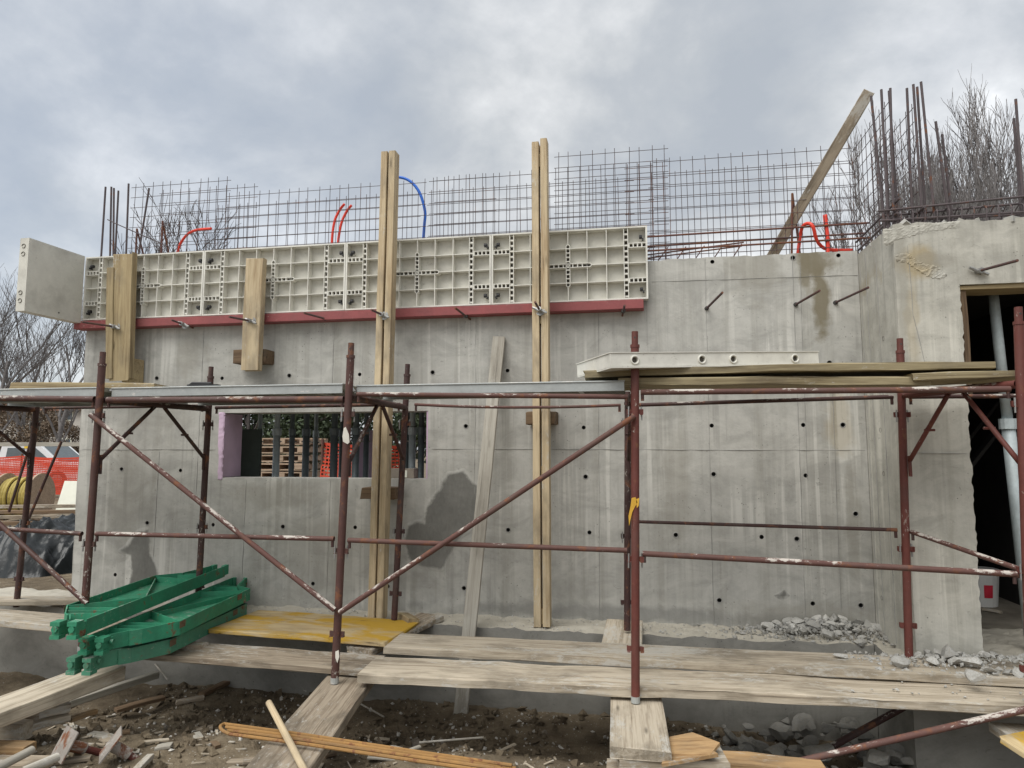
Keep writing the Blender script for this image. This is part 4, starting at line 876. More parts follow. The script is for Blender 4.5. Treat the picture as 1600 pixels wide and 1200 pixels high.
for i in range(110):   # heap on the footing against the wall
    x = min(1.72, max(.75, rs.gauss(1.36, .25))); y = max(-.36, -.02-abs(rs.gauss(0, .13)))
    stone('concrete_chunk', (x, y, heap_z(x, y)), rs.choice((.014, .018, .022, .03, .045, .06)), 'rubble', 'broken concrete chunk in the heap at the foot of the wall', 'rubble', 'rubble heap on the footing', sink=.22)
def door_z(x, y): return .125+.05*math.exp(-((x-2.1)/.4)**2)*math.exp(-((y+.92)/.12)**2)
for i in range(70):   # heap before the door block
    x = rs.uniform(1.62, 2.8); y = max(-1.12, -.80-abs(rs.gauss(0, .14))); stone('concrete_chunk', (x, y, door_z(x, y)), rs.choice((.016, .022, .03, .04, .05)), 'rubble', 'broken concrete chunk strewn before the door wall', 'rubble', 'rubble before the door', sink=.2)
def fines(n, fx, nm, label, smax):
    mb = MB()
    for i in range(n):
        x, y, z = fx(); s_ = .003+(smax-.003)*rs.random()**2.5; q = Matrix.Translation((x, y, z+s_*.3)) @ Matrix.Rotation(rs.uniform(0, 6), 4, V((rs.random(), rs.random(), rs.random()+.1))); e = (s_*rs.uniform(.7, 1.6), s_, s_*rs.uniform(.4, .9)); mb.add([q @ V((a*e[0], b*e[1], c*e[2])) for a, b, c in OC], OF)
    tag(mk(nm, mb, M['rubble']), label, 'rubble', None, 'stuff')
OC = [(1, 0, 0), (0, 1, 0), (-1, 0, 0), (0, -1, 0), (0, 0, 1), (0, 0, -1)]; OF = [(0, 1, 4), (1, 2, 4), (2, 3, 4), (3, 0, 4), (1, 0, 5), (2, 1, 5), (3, 2, 5), (0, 3, 5)]
def f_a():
    x = min(1.73, rs.gauss(1.3, .32)); y = max(-.37, -.01-abs(rs.gauss(0, .14))); return x, y, heap_z(x, y)
def f_b():
    x = rs.uniform(1.3, 3.0); y = -.78-abs(rs.gauss(0, .2)); return x, max(y, -1.13), door_z(x, y)
def f_c():
    x = rs.uniform(-5, 1.6); y = -rs.uniform(.01, .36); return x, y, .072
fines(1500, f_a, 'concrete_fines', 'fine concrete debris filling the heap at the wall foot', .022); fines(1100, f_b, 'concrete_fines', 'fine concrete debris before the door wall', .02); fines(1200, f_c, 'concrete_fines', 'sparse concrete grit along the footing ledge', .010)
for px, py, sz, lb in ((1403, 1031, .085, 'biggest pale chunk left in the rubble before the door'), (1483, 1025, .085, 'round pale chunk on top of the rubble before the door'), (1522, 1054, .075, 'upright pale chunk at the plank edge below the door'), (1315, 1018, .045, 'lone pale chunk on the rear walkway plank'), (1510, 1032, .07, 'flat pale chunk beside the round one before the door'), (1545, 1042, .06, 'low pale chunk at the door threshold')):
    stone('concrete_chunk', PZ(px, py+10, .135), sz, 'rubble', lb, 'rubble', 'rubble before the door', sink=.05)
for i in range(26):
    f = rs.random(); stone('concrete_crumb', (1.1+1.5*f, -1.28+rs.uniform(-.12, .12), .078), rs.uniform(.006, .018), 'rubble', 'small concrete crumb on the front walkway plank', 'crumb', 'crumbs on the front plank', sink=.1)
for i in range(150):   # rubble slope in the pit, right
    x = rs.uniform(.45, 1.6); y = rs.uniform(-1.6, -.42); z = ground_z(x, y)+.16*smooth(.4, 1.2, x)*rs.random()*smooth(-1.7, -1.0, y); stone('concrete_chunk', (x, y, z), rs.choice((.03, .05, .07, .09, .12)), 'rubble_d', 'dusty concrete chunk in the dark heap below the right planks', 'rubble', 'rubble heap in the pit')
for px, py, z, sz, kind, lb in ((750, 1082, -.5, .10, 'stone', 'white angular stone beside the leaning board foot'), (1143, 1130, -.55, .085, 'stone', 'large grey stone in the pit right of the sole board'), (1078, 1138, -.5, .045, 'stone', 'round pale stone right of the sole board'), (1096, 1120, -.6, .06, 'stone_d', 'grey stone close to the footing face'),
   (798, 1130, -.42, .028, 'stone', 'small round grey stone on the dark soil'), (850, 1134, -.45, .03, 'stone_d', 'small brown stone on the dark soil'), (880, 1145, -.42, .05, 'stone', 'long grey stone left of the square sole board'), (645, 1140, -.38, .055, 'stone_d', 'brown lump beside the worn sole board'), (690, 1135, -.4, .045, 'stone_d', 'clay coloured lump in mid soil'), (260, 1115, -.36, .03, 'stone_d', 'brown clod on the left soil'), (590, 1075, -.5, .11, 'stone', 'flat grey slab fragment behind the worn sole board'), (385, 1130, -.36, .05, 'stone_d', 'clod on the soil left of the rusty rods'), (480, 1075, -.48, .09, 'stone', 'pale block fragment half hidden by the worn sole board')):
    p = PZ(px, py, z); p.z = ground_z(p.x, p.y); stone('stone', p, sz, kind, lb, 'stone', 'stones on the soil')
peb = MB(); pm = [(V(v.co), None) for v in SM['stone'][0].vertices]; oc = [(1, 0, 0), (0, 1, 0), (-1, 0, 0), (0, -1, 0), (0, 0, 1), (0, 0, -1)]; of = [(0, 1, 4), (1, 2, 4), (2, 3, 4), (3, 0, 4), (1, 0, 5), (2, 1, 5), (3, 2, 5), (0, 3, 5)]
def pebbles(n, smin, smax, mat, nm, label):
    mb = MB()
    for i in range(n):
        x, y = rs.uniform(-4.6, 2.4), rs.uniform(-3.0, -.4)
        if noise.noise(V((x*1.6, y*1.6, 5))) < rs.uniform(-.5, .35): continue
        s = smin+(smax-smin)*rs.random()**3; z = ground_z(x, y); q = Matrix.Translation((x, y, z+s*.2)) @ Matrix.Rotation(rs.uniform(0, 6), 4, V((rs.random(), rs.random(), rs.random()+.1))); e = (s*rs.uniform(.7, 1.5), s, s*rs.uniform(.4, .9)); mb.add([q @ V((a*e[0], b*e[1], c*e[2])) for a, b, c in oc], of)
    tag(mk(nm, mb, mat), label, nm, None, 'stuff')
pebbles(3600, .003, .02, M['stone'], 'gravel', 'pale gravel and chips scattered over the brown soil'); pebbles(9000, .004, .042, M['soil'], 'soil_clods', 'brown clods and crumbs covering the soil')
sh = MB()
for i in range(240):
    x, y = rs.uniform(-4.3, 1.0), rs.uniform(-2.9, -.9); z = ground_z(x, y)+.006; L = .015+.09*rs.random()**2; q = Matrix.Translation((x, y, z)) @ Matrix.Rotation(rs.uniform(0, 6), 4, 'Z') @ Matrix.Rotation(rs.uniform(-.25, .25), 4, 'Y'); e_ = rs.uniform(.002, .008); sh.box((-L/2, -e_, -.002), (L/2, e_, .004), q)
tag(mk('wood_splinters', sh, M['plank']), 'pale wood splinters littering the soil', 'splinters', None, 'stuff')
for k in range(46):
    x, y = rs.uniform(-4.2, -1.9), rs.uniform(-2.6, -1.0); x += (0 if k < 30 else rs.uniform(.5, 2.2)); z = ground_z(x, y)+.012; an = rs.uniform(-.9, .9); L_ = rs.uniform(.06, .24); d = V((math.cos(an), math.sin(an), rs.uniform(-.12, .12)))*L_/2
    pl('wood_scrap', V((x, y, z))-d, V((x, y, z))+d, rs.uniform(.02, .06), rs.uniform(.008, .022), M[rs.choice(('plank', 'plank_d', 'plank_d', 'darkwood', 'grey'))], 'small broken wood scrap lying on the soil', 'wood scrap', 'wood scraps littering the soil')
for a, b, z, lb in (((655, 1160), (755, 1152), -.36, 'thin pale stick on the dark soil'), ((240, 1035), (262, 1062), -.35, 'bent thin rod under the green brackets'), ((560, 1098), (600, 1120), -.45, 'dark twig behind the worn sole board')):
    tag(mk('stick', MB().tube([PZ(*a, z), PZ(*b, z)], .006, 6), M['grey']), lb, 'stick')

# ================================================================== REBAR ABOVE THE WALL
bar_cache = {}
def bar_mesh(L, r, mat):
    key = (round(L, 2), r, mat.name)
    if key not in bar_cache: bar_cache[key] = MB().tube([(0, 0, 0), (0, 0, round(L, 2))], r, 5).mesh('bar', mat)
    return bar_cache[key]
def rebar_mesh(label, o, ux, W, zt, zb=2.80, step=.1, r=.0027, mat=None, lean=(0, 0, 0), seed=0, over=.04):
    """welded sheet: origin o (x, y), direction ux, width W, from zb to zt"""
    mat = mat or M['rebar']; o = V((o[0], o[1], 0)); ux = V(ux).normalized(); rt_ = thing('rebar_mesh', o+V((0, 0, zb)), label, 'rebar mesh', 'welded rebar mesh sheets above the wall'); rr = random.Random(seed)
    H = zt-zb; lean = V(lean); n = int(W/step)
    upm = (V((0, 0, H))+lean*H).normalized()
    for i in range(n+1):
        a = o+ux*(i*step+rr.uniform(-.004, .004)); a.z = zb; d = (upm+ux*rr.uniform(-.012, .012)+V((0, rr.uniform(-.01, .01), 0))).normalized(); put('bar', bar_mesh(H+over, r, mat), rt_, Matrix.Translation(a) @ d.to_track_quat('Z', 'Y').to_matrix().to_4x4())
    m = int(H/step); q = ux.to_track_quat('Z', 'Y').to_matrix().to_4x4()
    for j in range(m+1):
        a = o-ux*.03+upm*(H-j*step); a.z += zb-0; a += V((0, -.006, rr.uniform(-.003, .003))); put('bar', bar_mesh(n*step+.06, r, mat), rt_, Matrix.Translation(a) @ q)
    return rt_
rebar_mesh('tall front mesh sheet at the left end of the wall', (-4.75, .05), (1, 0, 0), 1.0, 3.95, seed=1, lean=(.01, 0, 0))
rebar_mesh('tall rear mesh sheet at the left end of the wall', (-4.55, .20), (1, 0, 0), 1.0, 3.93, seed=2)
rebar_mesh('front mesh sheet between the left end and the left tall post', (-3.72, .05), (1, 0, 0), 1.95, 3.79, seed=3)
rebar_mesh('rear mesh sheet between the left end and the left tall post', (-3.92, .20), (1, 0, 0), 2.05, 3.74, seed=4)
rebar_mesh('front mesh sheet between the two tall posts', (-1.74, .06), (1, 0, 0), 1.95, 3.80, seed=5)
rebar_mesh('rear mesh sheet between the two tall posts', (-1.80, .20), (1, 0, 0), 1.9, 3.74, seed=6)
rebar_mesh('narrow overlap mesh sheet right of the blue conduit', (-1.68, .03), (1, 0, 0), .5, 3.79, seed=7)
rebar_mesh('tall mesh sheet right of the right tall post', (-.62, .04), (1, 0, 0), .9, 3.93, seed=8, lean=(.005, 0, 0))
rebar_mesh('narrow reddish overlap mesh above the panel row end', (-.02, .09), (1, 0, 0), .36, 3.80, seed=9, mat=M['rebar_r'])
rebar_mesh('front mesh sheet over the bare wall top', (.22, .05), (1, 0, 0), 1.5, 3.82, seed=10)
rebar_mesh('rear mesh sheet over the bare wall top', (.18, .20), (1, 0, 0), 1.6, 3.76, seed=11)
rebar_mesh('mesh sheet turning towards the camera at the wall corner', (1.80, .18), (0, -1, 0), .8, 3.86, seed=12)
rebar_mesh('inner mesh sheet turning towards the camera at the wall corner', (1.94, .18), (0, -1, 0), .8, 3.78, seed=13)
def bars(nm, a, b, label, r=.009, mat=None, group='thick starter bars'): return tag(mk(nm, MB().tube([a, b], r, 8), mat or M['rebar'], None), label, 'rebar', group)
SB = 'thick starter bars'
for k, (a, b, y, lb) in enumerate((((158, 402), (165, 292), .08, 'leftmost thick bar at the left wall end'), ((172, 400), (174, 292), .16, 'second thick bar at the left wall end'), ((177, 400), (178, 294), .10, 'third thick bar, touching its neighbour at the left wall end'), ((180, 399), (185, 298), .18, 'leaning thick bar at the left wall end'),
    ((197, 398), (201, 287), .10, 'lone thick bar left of the tall mesh'), ((217, 395), (233, 294), .12, 'slanted thick bar inside the tall left mesh'))):
    p, q = PY(*a, y), PY(*b, y); d = (q-p).normalized(); bars('starter_bar', p-d*(.28/d.z*1), q, lb)
for k, (a, b, y, lb) in enumerate((((1384, 360), (1361, 150), -.60, 'first thick bar right of the slanted plank'), ((1388, 352), (1377, 140), -.66, 'second thick bar right of the slanted plank'), ((1396, 352), (1391, 138), -.66, 'third thick bar right of the slanted plank'), ((1404, 352), (1389, 142), -.58, 'thick bar crossing behind the third one'),
    ((1426, 350), (1417, 138), -.62, 'thick bar standing apart over the block'), ((1442, 350), (1427, 132), -.66, 'left bar of the tight trio over the block'), ((1447, 350), (1433, 136), -.60, 'middle bar of the tight trio over the block'), ((1462, 348), (1439, 128), -.66, 'right bar of the tight trio over the block'),
    ((1485, 346), (1462, 190), -.62, 'shorter bar against the right trees'), ((1490, 346), (1472, 210), -.58, 'shortest bar against the right trees'), ((1600, 332), (1587, 155), -.66, 'tall bar near the right picture edge'), ((1596, 332), (1584, 185), -.60, 'lower bar near the right picture edge'))):
    p, q = PY(*a, y), PY(*b, y); p.z = 2.86; bars('starter_bar', p, q, lb)
SH = 'horizontal bars lying on the block'
for (a, b, y, lb) in (((1372, 330), (1640, 303), -.68, 'upper horizontal bar over the block'), ((1378, 338), (1640, 314), -.56, 'second horizontal bar over the block'), ((1374, 345), (1640, 329), -.68, 'lower front horizontal bar on the block'), ((1384, 346), (1640, 333), -.56, 'lower rear horizontal bar on the block')):
    bars('horizontal_bar', PY(*a, y), PY(*b, y), lb, .008, M['rebar'], SH)
for (y, z, lb) in ((.04, 3.06, 'lower long bar along the bare wall top'), (.04, 3.18, 'upper long bar along the bare wall top'), (.18, 3.14, 'rear long bar along the bare wall top')):
    bars('horizontal_bar', V((-.2, y, z)), V((1.85, y, z+.02)), lb, .008, M['rebar_r'], 'horizontal bars on the wall top')
for (x, z, lb) in ((1.78, 3.0, 'lower return bar at the wall corner'), (1.80, 3.10, 'upper return bar at the wall corner'), (1.95, 3.03, 'inner return bar at the wall corner')):
    bars('return_bar', V((x, .22, z)), V((x, -.72, z+.02)), lb, .008, M['rebar'], 'return bars at the wall corner')
ld = thing('ladder_rebar', (.2, .12, 3.0), 'slanted ladder shaped rebar near the panel row end', 'rebar')
for k in range(2): mk('side_bar', MB().tube([(-.05, .06+.1*k, 3.02), (.9, .06+.1*k, 3.10)], .006, 6), M['rebar_r'], ld)
for k in range(6): x = .05+.15*k; mk('rung', MB().tube([(x, .05, 2.96), (x+.10, .17, 3.12)], .005, 6), M['rebar_r'], ld)
st = MB()
for k in range(16):
    x = 1.8+k*.075; st.tube(curve_pts([(x, -.70, 2.90), (x+.01, -.70, 3.02), (x+.02, -.63, 3.06), (x+.02, -.56, 3.02), (x+.01, -.55, 2.90)], 12), .004, 5)
tag(mk('stirrups', st, M['rebar']), 'row of small bent stirrups on top of the block', 'stirrups', None, 'stuff')
def hairpin(pa, pb, pc, y, label):
    a, b, c = PY(*pa, y), PY(*pb, y), PY(*pc, y+.08); mk_ = MB().tube(curve_pts([a, a.lerp(b, .85), b, b.lerp(c, .15), c], 24), .009, 8); tag(mk('hairpin_bar', mk_, M['rebar_r']), label, 'rebar', 'bent hairpin bars')
hairpin((1237, 398), (1238, 303), (1250, 398), .10, 'brown hairpin bar beside the slanted plank foot'); hairpin((252, 398), (254, 346), (264, 398), .12, 'brown hairpin bar inside the tall left mesh'); hairpin((212, 398), (214, 358), (224, 398), .15, 'small bent bar at the left foot of the tall mesh')
tag(mk('tie_wire_bar', MB().tube([PY(168, 343, .05), PY(180, 349, .05), PY(262, 385, .05)], .005, 6), M['rebar']), 'thin bar slanting down through the left bars', 'rebar')
# slanted plank over the rebar
pl('slanted_plank', PY(1205, 402, .28), PY(1358, 143, -.30), .085, .035, M['plank_d'], 'weathered plank slanting up against the corner rebar', 'plank', upv=(0, -1, .1))
# conduits
def conduit(pts, y, mat, label, r=.012): tag(mk('conduit', MB().tube(curve_pts([PY(a, b, y+dy) for a, b, dy in pts], 28), r, 10), mat, smooth=True), label, 'conduit', 'coloured conduits rising from the wall top')
conduit([(276, 410, 0), (279, 388, 0), (290, 369, -.02), (305, 360, -.05), (330, 357, -.1)], .12, M['conduit_r'], 'red conduit bending right near the left wall end')
conduit([(519, 400, 0), (519, 372, 0), (523, 345, 0), (531, 328, 0), (538, 319, -.03)], .12, M['conduit_r'], 'left one of two parallel red conduits')
conduit([(527, 400, 0), (529, 372, 0), (534, 347, 0), (542, 330, 0), (549, 321, -.03)], .12, M['conduit_r'], 'right one of two parallel red conduits')
conduit([(596, 290, 0), (608, 281, 0), (624, 277, 0), (642, 284, 0), (656, 302, 0), (664, 330, 0), (663, 352, 0), (660, 395, 0)], .12, M['conduit_b'], 'blue conduit arching out beside the left tall post', .013)
conduit([(1246, 402, 0), (1250, 372, 0), (1254, 354, -.04), (1264, 349, -.08), (1271, 356, -.1), (1276, 375, -.06), (1288, 388, 0), (1310, 391, 0), (1332, 391, 0)], .10, M['conduit_r'], 'red conduit looped over at the wall corner', .014)
conduit([(1293, 400, 0), (1293, 375, 0), (1289, 336, 0)], .06, M['conduit_r'], 'short upright red conduit stub at the wall corner', .017)

# ================================================================== INSIDE THE BUILDING
def prop(x, y, label, r=.024, mat=None, top=2.715, lean=0.):
    t = thing('steel_prop', (x, y, .06), label, 'steel prop', 'steel props under the slab'); mat = mat or M['prop']
    mk('outer_tube', MB().tube([(x, y, .068), (x+lean*.55, y, 1.62)], r*1.25, 12), mat, t, smooth=True); mk('inner_tube', MB().tube([(x+lean*.55, y, 1.62), (x+lean, y, top-.009)], r, 12), mat, t, smooth=True); mk('collar', MB().tube([(x+lean*.55, y, 1.56), (x+lean*.55, y, 1.63)], r*1.6, 12), mat, t)
    mk('foot_plate', MB().box((x-.06, y-.06, .061), (x+.06, y+.06, .068)), mat, t); mk('head_plate', MB().box((x+lean-.06, y-.06, top-.008), (x+lean+.06, y+.06, top-.001)), mat, t); mk('pin', MB().tube([(x+lean*.55-.05, y, 1.5), (x+lean*.55+.05, y, 1.5)], .007, 6), M['zinc'], t)
nth = ['first', 'second', 'third', 'fourth', 'fifth', 'sixth', 'seventh', 'eighth', 'ninth', 'tenth', 'eleventh', 'twelfth']
for k, (px, y, r, m) in enumerate(((405, .9, .022, 'prop_l'), (432, .7, .028, 'prop_l'), (456, .8, .022, 'prop'), (478, .9, .028, 'prop'), (493, 1.5, .022, 'prop_l'), (522, .8, .03, 'prop'), (534, 1.4, .024, 'prop'), (556, .6, .028, 'prop'), (572, .8, .022, 'prop'), (636, .75, .024, 'prop'), (644, .6, .026, 'prop_l'), (658, .62, .024, 'prop'))):
    p = PY(px, 700, y); prop(p.x, y, nth[k]+' steel prop from the left inside the window slot', r, M[m])
a, b = PY(1541, 447, -.40), PY(1590, 880, -.40); prop(a.x+.13, -.40, 'pale steel prop standing inside the door opening', .033, M['prop_l'], top=2.73, lean=-.10)
db = PY(383, 705, .55); tag(mk('dark_board', MB().box((db.x-.13, .55, .06), (db.x+.16, .58, 1.62)), M['board_dark']), 'dark green shuttering board upright inside the window, left', 'board')
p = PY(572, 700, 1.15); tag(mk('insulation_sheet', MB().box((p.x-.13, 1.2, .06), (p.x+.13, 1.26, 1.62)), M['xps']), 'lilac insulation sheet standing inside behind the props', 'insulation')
p = PY(642, 738, .32); bg_ = thing('cardboard_box', (p.x, .4, WZ0), 'small brown block on the window sill, right end', 'block'); mk('body', MB().box((p.x-.14, .10, WZ0+.002), (p.x+.10, .22, WZ0+.085)), M['stone_d'], bg_); mk('paper_label', MB().box((p.x-.01, .096, WZ0+.01), (p.x+.04, .0995, WZ0+.07)), M['white'], bg_)
pb_ = PZ(1534, 943, .07); bk = thing('bucket', (pb_.x, pb_.y, .065), 'white bucket with red label on the floor inside the door', 'bucket')
cB = V((pb_.x, pb_.y, .062)); mk('shell', MB().tube([cB, cB+V((0, 0, .30))], .12, 18, r1=.145), M['wht'], bk, smooth=False); mk('red_label', MB().add([cB+V((rr_*math.cos(a_), rr_*math.sin(a_), z_)) for z_, rr_ in ((.08, .129), (.19, .1383)) for a_ in [R(-104+6*k) for k in range(6)]], [(k, k+1, k+7, k+6) for k in range(5)]), M['redl'], bk); mk('rim', MB().tube([cB+V((0, 0, .29)), cB+V((0, 0, .31))], .152, 18), M['wht'], bk); mk('bail', MB().tube(curve_pts([cB+V((-.15, 0, .28)), cB+V((0, -.12, .20)), cB+V((.15, 0, .28))], 12), .004, 5), M['zinc'], bk)
pl('floor_batten', PZ(1536, 952, .075), PZ(1565, 957, .075), .03, .02, M['plank'], 'thin batten on the floor inside the door', 'batten')

# ================================================================== BACKGROUND
def bare_tree(nm, base, h, label, *ar, top=None, **kw):
    t = _bare_tree(nm, base, h, label, *ar, **kw)
    if top:
        zz = [v.co.z for c in t.children for v in c.data.vertices]; k = (top-t.location.z)/(max(zz)+(WM[t.children[0]].translation.z-WM[t].translation.z)-t.location.z)
        for c in t.children:
            for v in c.data.vertices: d = v.co-WM[t].translation; v.co = WM[t].translation+V((d.x*k**.7, d.y*k**.7, d.z*k))
    return t
def _bare_tree(nm, base, h, label, seed, spread=.5, mat=None, levels=5, trunk_r=None, group=None, up_=.5, first=.25, twig=.006, kids=(3, 4)):
    rr = random.Random(seed); base = V(base); t = thing(nm, base, label, 'tree', group); trunk, crown = MB(), MB(); trunk_r = trunk_r or h*.016
    def grow(p, d, L, r, lv):
        n = 3; pts = [p]; q = p.copy(); dd = d.copy()
        for i in range(n): dd = (dd+V((rr.uniform(-.18, .18), rr.uniform(-.18, .18), rr.uniform(-.02, .16)*up_*2))).normalized(); q = q+dd*L/n; pts.append(q.copy())
        (trunk if lv == 0 else crown).tube(pts, r, 7 if lv == 0 else (5 if lv == 1 else 3), cap=False, r1=max(twig*.5, r*.55))
        if lv >= levels: return
        k = rr.randint(*kids)+(2 if lv == 0 else 0)
        for i in range(k):
            f = first+(1-first)*(i+rr.random())/k if lv == 0 else .25+.75*(i+rr.random())/k
            j = min(n-1, int(f*n)); s = pts[j].lerp(pts[j+1], f*n-j); az = rr.uniform(0, 6.28); side = V((math.cos(az), math.sin(az), 0)); nd = (dd*(1-spread*.6)+side*spread*rr.uniform(.6, 1.2)+V((0, 0, up_*.5))).normalized()
            grow(s, nd, L*rr.uniform(.5, .72), max(twig, r*rr.uniform(.42, .6)), lv+1)
    grow(base, V((rr.uniform(-.05, .05), rr.uniform(-.05, .05), 1)), h*.48, trunk_r, 0)
    mk('trunk', trunk, mat or M['bark'], t, smooth=True); mk('crown', crown, mat or M['bark'], t); return t
def leafy(nm, base, rx, ry, z0, z1, n, size, mat, label, seed, cat='tree', group=None, lobes=9):
    rr = random.Random(seed); base = V(base); t = thing(nm, base, label, cat, group); mb = MB(); L = [(V((rr.gauss(0, .45)*rx, rr.gauss(0, .45)*ry, z0+(z1-z0)*rr.uniform(.25, .9))), rr.uniform(.3, .55)) for _ in range(lobes)]
    for i in range(n):
        c, s = rr.choice(L); d = V((rr.gauss(0, 1), rr.gauss(0, 1), rr.gauss(0, 1))).normalized()*rr.random()**.4; p = base+c+V((d.x*rx*s, d.y*ry*s, d.z*(z1-z0)*.5*s)); u = V((rr.gauss(0, 1), rr.gauss(0, 1), rr.gauss(0, 1))).normalized(); w = u.orthogonal().normalized(); e = size*rr.uniform(.5, 1.3); mb.add([p-u*e, p+w*e*.45, p+u*e, p-w*e*.45], [(0, 1, 2, 3)])
    mk('foliage', mb, mat, t); tr = MB().tube([base, base+V((.05, 0, z1*.3)), base+V((0, .05, z1*.75))], .10, 7, r1=.03)
    for k in range(7): c, s = L[k % lobes]; tr.tube([base+V((0, 0, z1*(.2+.06*k))), base+c*.6+V((0, 0, .1)), base+c], .035, 5, r1=.012)
    mk('trunk', tr, M['bark'], t); return t
GR = 'bare trees behind the right block'
for k, (px, y, h, sd) in enumerate(((1462, 8.0, 6.6, 3), (1492, 8.6, 7.4, 8), (1538, 7.6, 7.7, 5), (1580, 9.5, 7.0, 9), (1618, 8.4, 6.6, 14), (1440, 10.5, 6.4, 17), (1470, 7.2, 7, 23), (1512, 9.2, 7, 29))):
    p = PY(px, 600, y); bare_tree('bare_tree', (p.x, y, 0), h, ['bare tree just right of the trio of bars', 'dark bare tree behind the shorter bars', 'tallest bare tree behind the right block', 'bare tree right of the tallest one', 'bare tree cut by the right picture edge', 'small bare tree left of the trio of bars', 'slender bare tree close behind the shorter bars', 'bare tree directly left of the tallest one'][k], sd, top=PY(px, (195, 160, 105, 185, 200, 225, 180, 150)[k], y).z, spread=.30 if k in (0, 5) else .40, up_=.8, levels=5, trunk_r=.065, group=GR, first=.12, mat=M['bark'] if k % 2 else M['bark_p'], twig=.0045, kids=(4, 5))
p = PY(366, 500, 9); bare_tree('bare_tree', (p.x, 9, 0), 7.5, 'bare tree showing through the tall left mesh', 31, top=PY(352, 308, 9).z, spread=.55, up_=.45, levels=5, trunk_r=.06, twig=.007)
GL = 'bare trees left of the wall'
for k, (px, y, h, sd) in enumerate(((-10, 20, 12.5, 41), (38, 26, 12.0, 47), (86, 19, 8.5, 52), (-60, 24, 14, 58))):
    p = PY(px, 680, y); bare_tree('bare_tree', (p.x, y, 0), h, ['tall bare tree at the left picture edge', 'far bare tree left of the smooth panel', 'spreading bare tree right beside the wall end', 'bare tree partly out of frame at left'][k], sd, top=PY(px, (400, 415, 455, 420)[k], y).z, spread=.5, up_=.5, levels=5, trunk_r=.13, group=GL, twig=.009, kids=(3, 4), mat=M['bark_p'])
for k, (px, y, z1, n, m, lb) in enumerate(((10, 22, 2.9, 4200, 'leaf_b', 'brown winter hedge left of the parked car'), (62, 32, 5.0, 4200, 'leaf_b', 'brown ivy clad tree behind the deck at left'), (112, 27, 2.6, 2600, 'leaf_b', 'brown shrub next to the wall end'), (-50, 27, 4.6, 4000, 'leaf_b', 'brown hedge mass at the left picture edge'))):
    p = PY(px, 690, y); leafy('shrub', (p.x, y, 0), 2.6 if k != 2 else 1.3, 1.4, .2, z1, n*2, .065, M[m], lb, 60+k, 'shrub', 'brown shrubs left of the wall')
for k, (px, y, z1) in enumerate(((385, 12, 4.2), (455, 13.5, 4.5), (520, 12.5, 4.4), (600, 13, 4.6))):
    p = PY(px, 700, y); leafy('evergreen_tree', (p.x, y, 0), 2.1, 1.4, .2, z1, 6500, .085, M['leaf'], ['evergreen tree seen through the left end of the window slot', 'evergreen tree seen behind the pallets', 'evergreen tree seen above the orange net through the window', 'evergreen tree mostly hidden by the papered post'][k], 80+k, 'tree', 'evergreens behind the building')
# pallets behind the building
def pallet_meshes():
    return MB().box((-.5, -.05, 0), (.5, .05, .022)).mesh('slat', M['pallet']), MB().box((-.07, -.4, .0225), (.07, .4, .10)).mesh('runner', M['pallet'])
slat_m, run_m = pallet_meshes(); pc = PY(440, 720, 5.6)
for k in range(11):
    z = .02+.148*k; r = thing('pallet', (pc.x, 5.9, z), nth[k]+' wooden pallet from the ground in the stack behind the building', 'pallet', 'stacked wooden pallets'); jx, jr = rs.uniform(-.05, .05), rs.uniform(-.06, .06); Mx = Matrix.Translation((pc.x+jx, 5.9, z)) @ Matrix.Rotation(jr, 4, 'Z')
    for yy in (-.34, 0, .34):
        put('slat', slat_m, r, Mx @ Matrix.Translation((0, yy, 0)))
    for xx in (-.42, 0, .42): put('runner', run_m, r, Mx @ Matrix.Translation((xx, 0, 0)))
    for yy in (-.34, -.17, 0, .17, .34): put('slat', slat_m, r, Mx @ Matrix.Translation((0, yy, .1005)))
for k in range(9):
    a = PY(440+rs.uniform(-30, 60), 742, 4.9+.05*k); a.z = .05+rs.uniform(0, .5); d = V((rs.uniform(.5, 1.1), rs.uniform(-.2, .2), rs.uniform(-.35, .5))); pl('scrap_board', a-d*.5, a+d*.5, .12, .03, M['pallet'], 'scrap board in the loose heap before the pallets', 'board', 'scrap boards before the pallets')
def net(nm, P0, P1, z0, z1, label, sag=.06, cell=.06, post_=True, bulge=.12, seed=0):
    P0, P1 = V(P0), V(P1); r = thing(nm, P0, label, 'safety net', 'orange safety nets'); L = (P1-P0).length; d = (P1-P0).normalized(); nn = V((-d.y, d.x, 0)); mb = MB()
    def pt(u, v): s = u*L; q = P0+d*s+nn*(bulge*noise.noise(V((s*.9, v*1.4, seed)))); q.z = z0+(z1-z0)*v-sag*(1-(2*((s/2.4) % 1)-1)**2)*v; return q
    nu, nv = int(L/(cell*2)), max(4, int((z1-z0)/cell)); w = cell*.23
    for j in range(nv+1):
        for i in range(nu): a, b = pt(i/nu, j/nv), pt((i+1)/nu, j/nv); h = V((0, 0, w if 0 < j < nv else w*1.8)); mb.add([a-h, b-h, b+h, a+h], [(0, 1, 2, 3)])
    for i in range(nu*2+1):
        u = i/(nu*2); h = d*w*.6
        for j in range(nv): a, b = pt(u, j/nv), pt(u, (j+1)/nv); mb.add([a-h, a+h, b+h, b-h], [(0, 1, 2, 3)])
    mk('net', mb, M['mesh_o'], r)
    if post_:
        for k in range(int(L/2.4)+1): q = P0+d*(k*2.4); mk('fence_post', MB().tube([(q.x, q.y+.03, z0-.3), (q.x, q.y+.03, z1+.08)], .025, 8), M['rebar_r'], r)
a, b = PY(494, 720, 5.3), PY(560, 720, 5.3); net('safety_net', (a.x, 5.5, 0), (b.x+.9, 5.5, 0), .05, 1.52, 'orange net seen through the window slot behind the props', seed=2)
